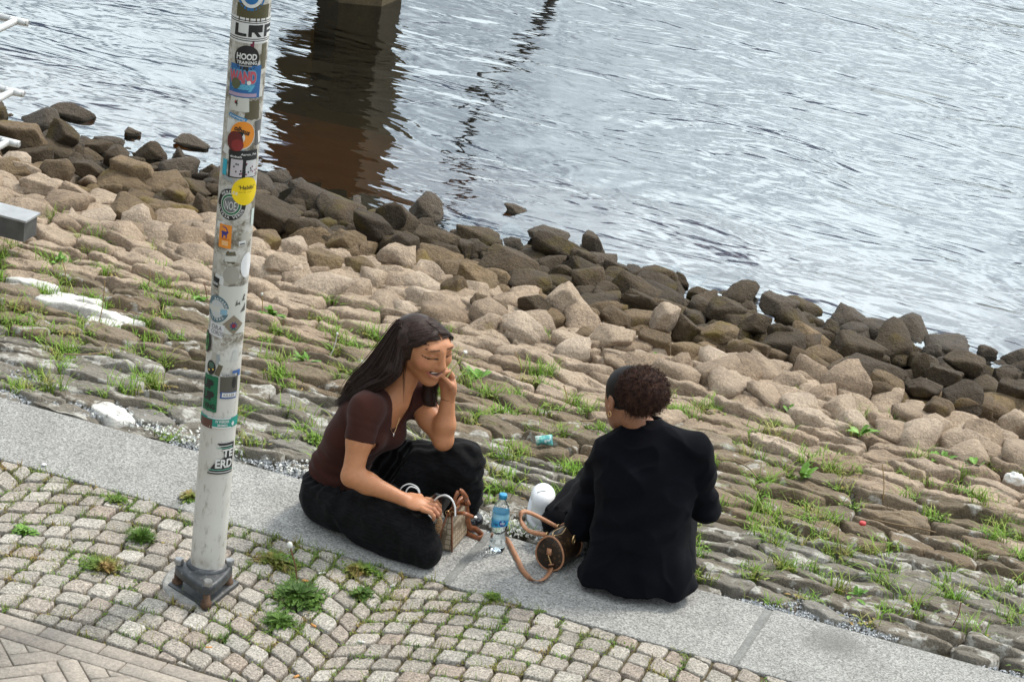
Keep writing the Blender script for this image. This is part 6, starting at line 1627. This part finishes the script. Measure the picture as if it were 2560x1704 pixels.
for px, py, n_, l, lab in ((112, 515, 8, 0.10, 'broad leaved dock plant beside the landing stage beam'), (1195, 945, 12, 0.085, 'upright leafy weed right behind the raised hand'), (2148, 1085, 7, 0.10, 'leafy dock in the pale stones at the upper right'), (2350, 1150, 14, 0.075, 'green weed between pale stones right of the dock'), (2440, 1170, 16, 0.08, 'spreading green weed near the right edge'),
    (2010, 1190, 9, 0.09, 'broad leaf weed on the brown stones right of the jacket'), (1820, 985, 16, 0.06, 'yellow flecked green weed above the black jacket shoulder'), (1985, 1030, 12, 0.06, 'leafy weed among the pale stones right of the hair puff'), (1245, 640, 8, 0.05, 'single bright green sprig below the big dark boulders'), (680, 790, 14, 0.08, 'tall grassy weed right of the pole'), (760, 905, 12, 0.07, 'leafy weed on the stones above the brown tee'),
    (150, 655, 14, 0.06, 'green weed with pale flowers at the left'), (500, 760, 12, 0.07, 'grassy weed just left of the pole'), (1640, 905, 12, 0.06, 'small bush between pale stones above the hair puff'), (2140, 1490, 10, 0.06, 'weed in the gravel gap at the lower right'), (2430, 1015, 9, 0.07, 'thin leafy weed on the pale boulders near the right edge')):
    rosette(px, py, n_, l, lab)
# stalks
M_stalk = plain('dry_stalk', (0.30, 0.20, 0.08), 0.8); M_redst = plain('reddish_stalk', (0.16, 0.06, 0.035), 0.7); M_puff = plain('dandelion_seed_head', (0.62, 0.62, 0.58), 0.95)
def stalk(px, py, qx, qy, m, label, head=0.0, ground=False):
    p = on_z(px, py, 0) if ground else on_bank(px, py, 0); q = on_y(qx, qy, p[1]); d = q-p; o = empty('dandelion_stalk', tuple(p)); tag(o, label, 'stalk', 'dry flower stalks')
    mesh_obj('stem', *tube_mesh(spline([np.zeros(3), d*0.5+np.array([0.006, 0, 0]), d], 5), [0.0022]*10+[0.0016], 5), m, o)
    V = np.array(ICO1[0])*(head or 0.003)*np.array([1, 1, 1.3]); mesh_obj('seed_head', V+d, ICO1[1], M_puff if head else m, o)
for a in ((743, 1455, 724, 1362, M_redst, 'reddish dandelion stalk with white seed head growing from the setts', 0.011, True), (2207, 1252, 2206, 1162, M_stalk, 'tall straight orange brown stalk on the right bank'), (246, 816, 262, 704, M_stalk, 'tall thin brown stalk on the left bank'), (824, 892, 843, 834, M_puff, 'pale arched stalk left of the long brown hair', 0.006),
    (1415, 1004, 1410, 964, M_stalk, 'short pale stalk left of the hair puff'), (1303, 925, 1288, 880, M_stalk, 'brown stalk between the two women'), (2382, 1562, 2402, 1506, M_redst, 'dark red stalk in the grey stones at the lower right'), (370, 716, 374, 674, M_stalk, 'short stalk left of the pole in the grass'), (652, 800, 655, 735, M_stalk, 'pale stalk with a seed head right of the pole', 0.006), (165, 702, 155, 652, M_stalk, 'yellow bent stalk at the upper left bank'), (518, 770, 510, 705, M_redst, 'dark stalk beside the left side of the pole')):
    stalk(*a)
# gravel and petals
def chips(name, n_, fn, m, s0, s1, label):
    mb = MB(); T = np.array([(1, 1, 0.7), (-1, 0.8, -0.6), (0.9, -1, -0.7), (-0.8, -0.9, 0.8), (0, 0.2, 1.2)])
    for k in range(n_):
        p = fn()
        if p is None: continue
        V = rot_any(T*rg.uniform(0.6, 1.2, (5, 3))*rg.uniform(s0, s1), rg.uniform(0, 6), rg.uniform(0, 6), rg.uniform(0, 6)); mb.add((V+p, [(0, 1, 2), (0, 2, 3), (0, 3, 4), (1, 3, 2), (1, 0, 4), (1, 4, 3)]))
    tag(mb.build(name, m, None, False), label, 'gravel', kind='stuff')
def gp_():
    x = rg.uniform(-2.6, 2.3); y = W+0.01+abs(rg.normal(0, 0.20)); 
    if nz(x*2.2, y*4, 9.0) < -0.02+0.25*min(1, (y-W)/0.3): return None
    return np.array([x, y, bank_z(y)-0.016+rg.uniform(-0.006, 0.008)])
t = NT('pale_gravel'); v = t.coords('pos'); t.color(t.ramp(t.noise(v, 160, 2), [(0.3, (0.20, 0.21, 0.22)), (0.5, (0.38, 0.40, 0.42)), (0.7, (0.62, 0.63, 0.63))])); t.rough(0.8); M_grav = t.m
chips('gravel', 14000, gp_, M_grav, 0.0028, 0.0060, 'blue grey and white gravel washed into the gaps beside the slabs')
def pp_():
    x = rg.normal(0, 1); c = [(-0.55, 0.56), (-0.60, 0.58), (0.13, 0.60), (0.0, 0.60), (-1.25, 0.60), (0.2, 0.62)][rg.randint(6)]
    y = c[1]+rg.normal(0, 0.05); 
    if y < W+0.01: return None
    return np.array([c[0]*K+rg.normal(0, 0.13), y, bank_z(y)+rg.uniform(-0.008, 0.012)])
chips('petals', 1500, pp_, M_puff, 0.0035, 0.0075, 'white petals and chips scattered on the stones beside the slab')
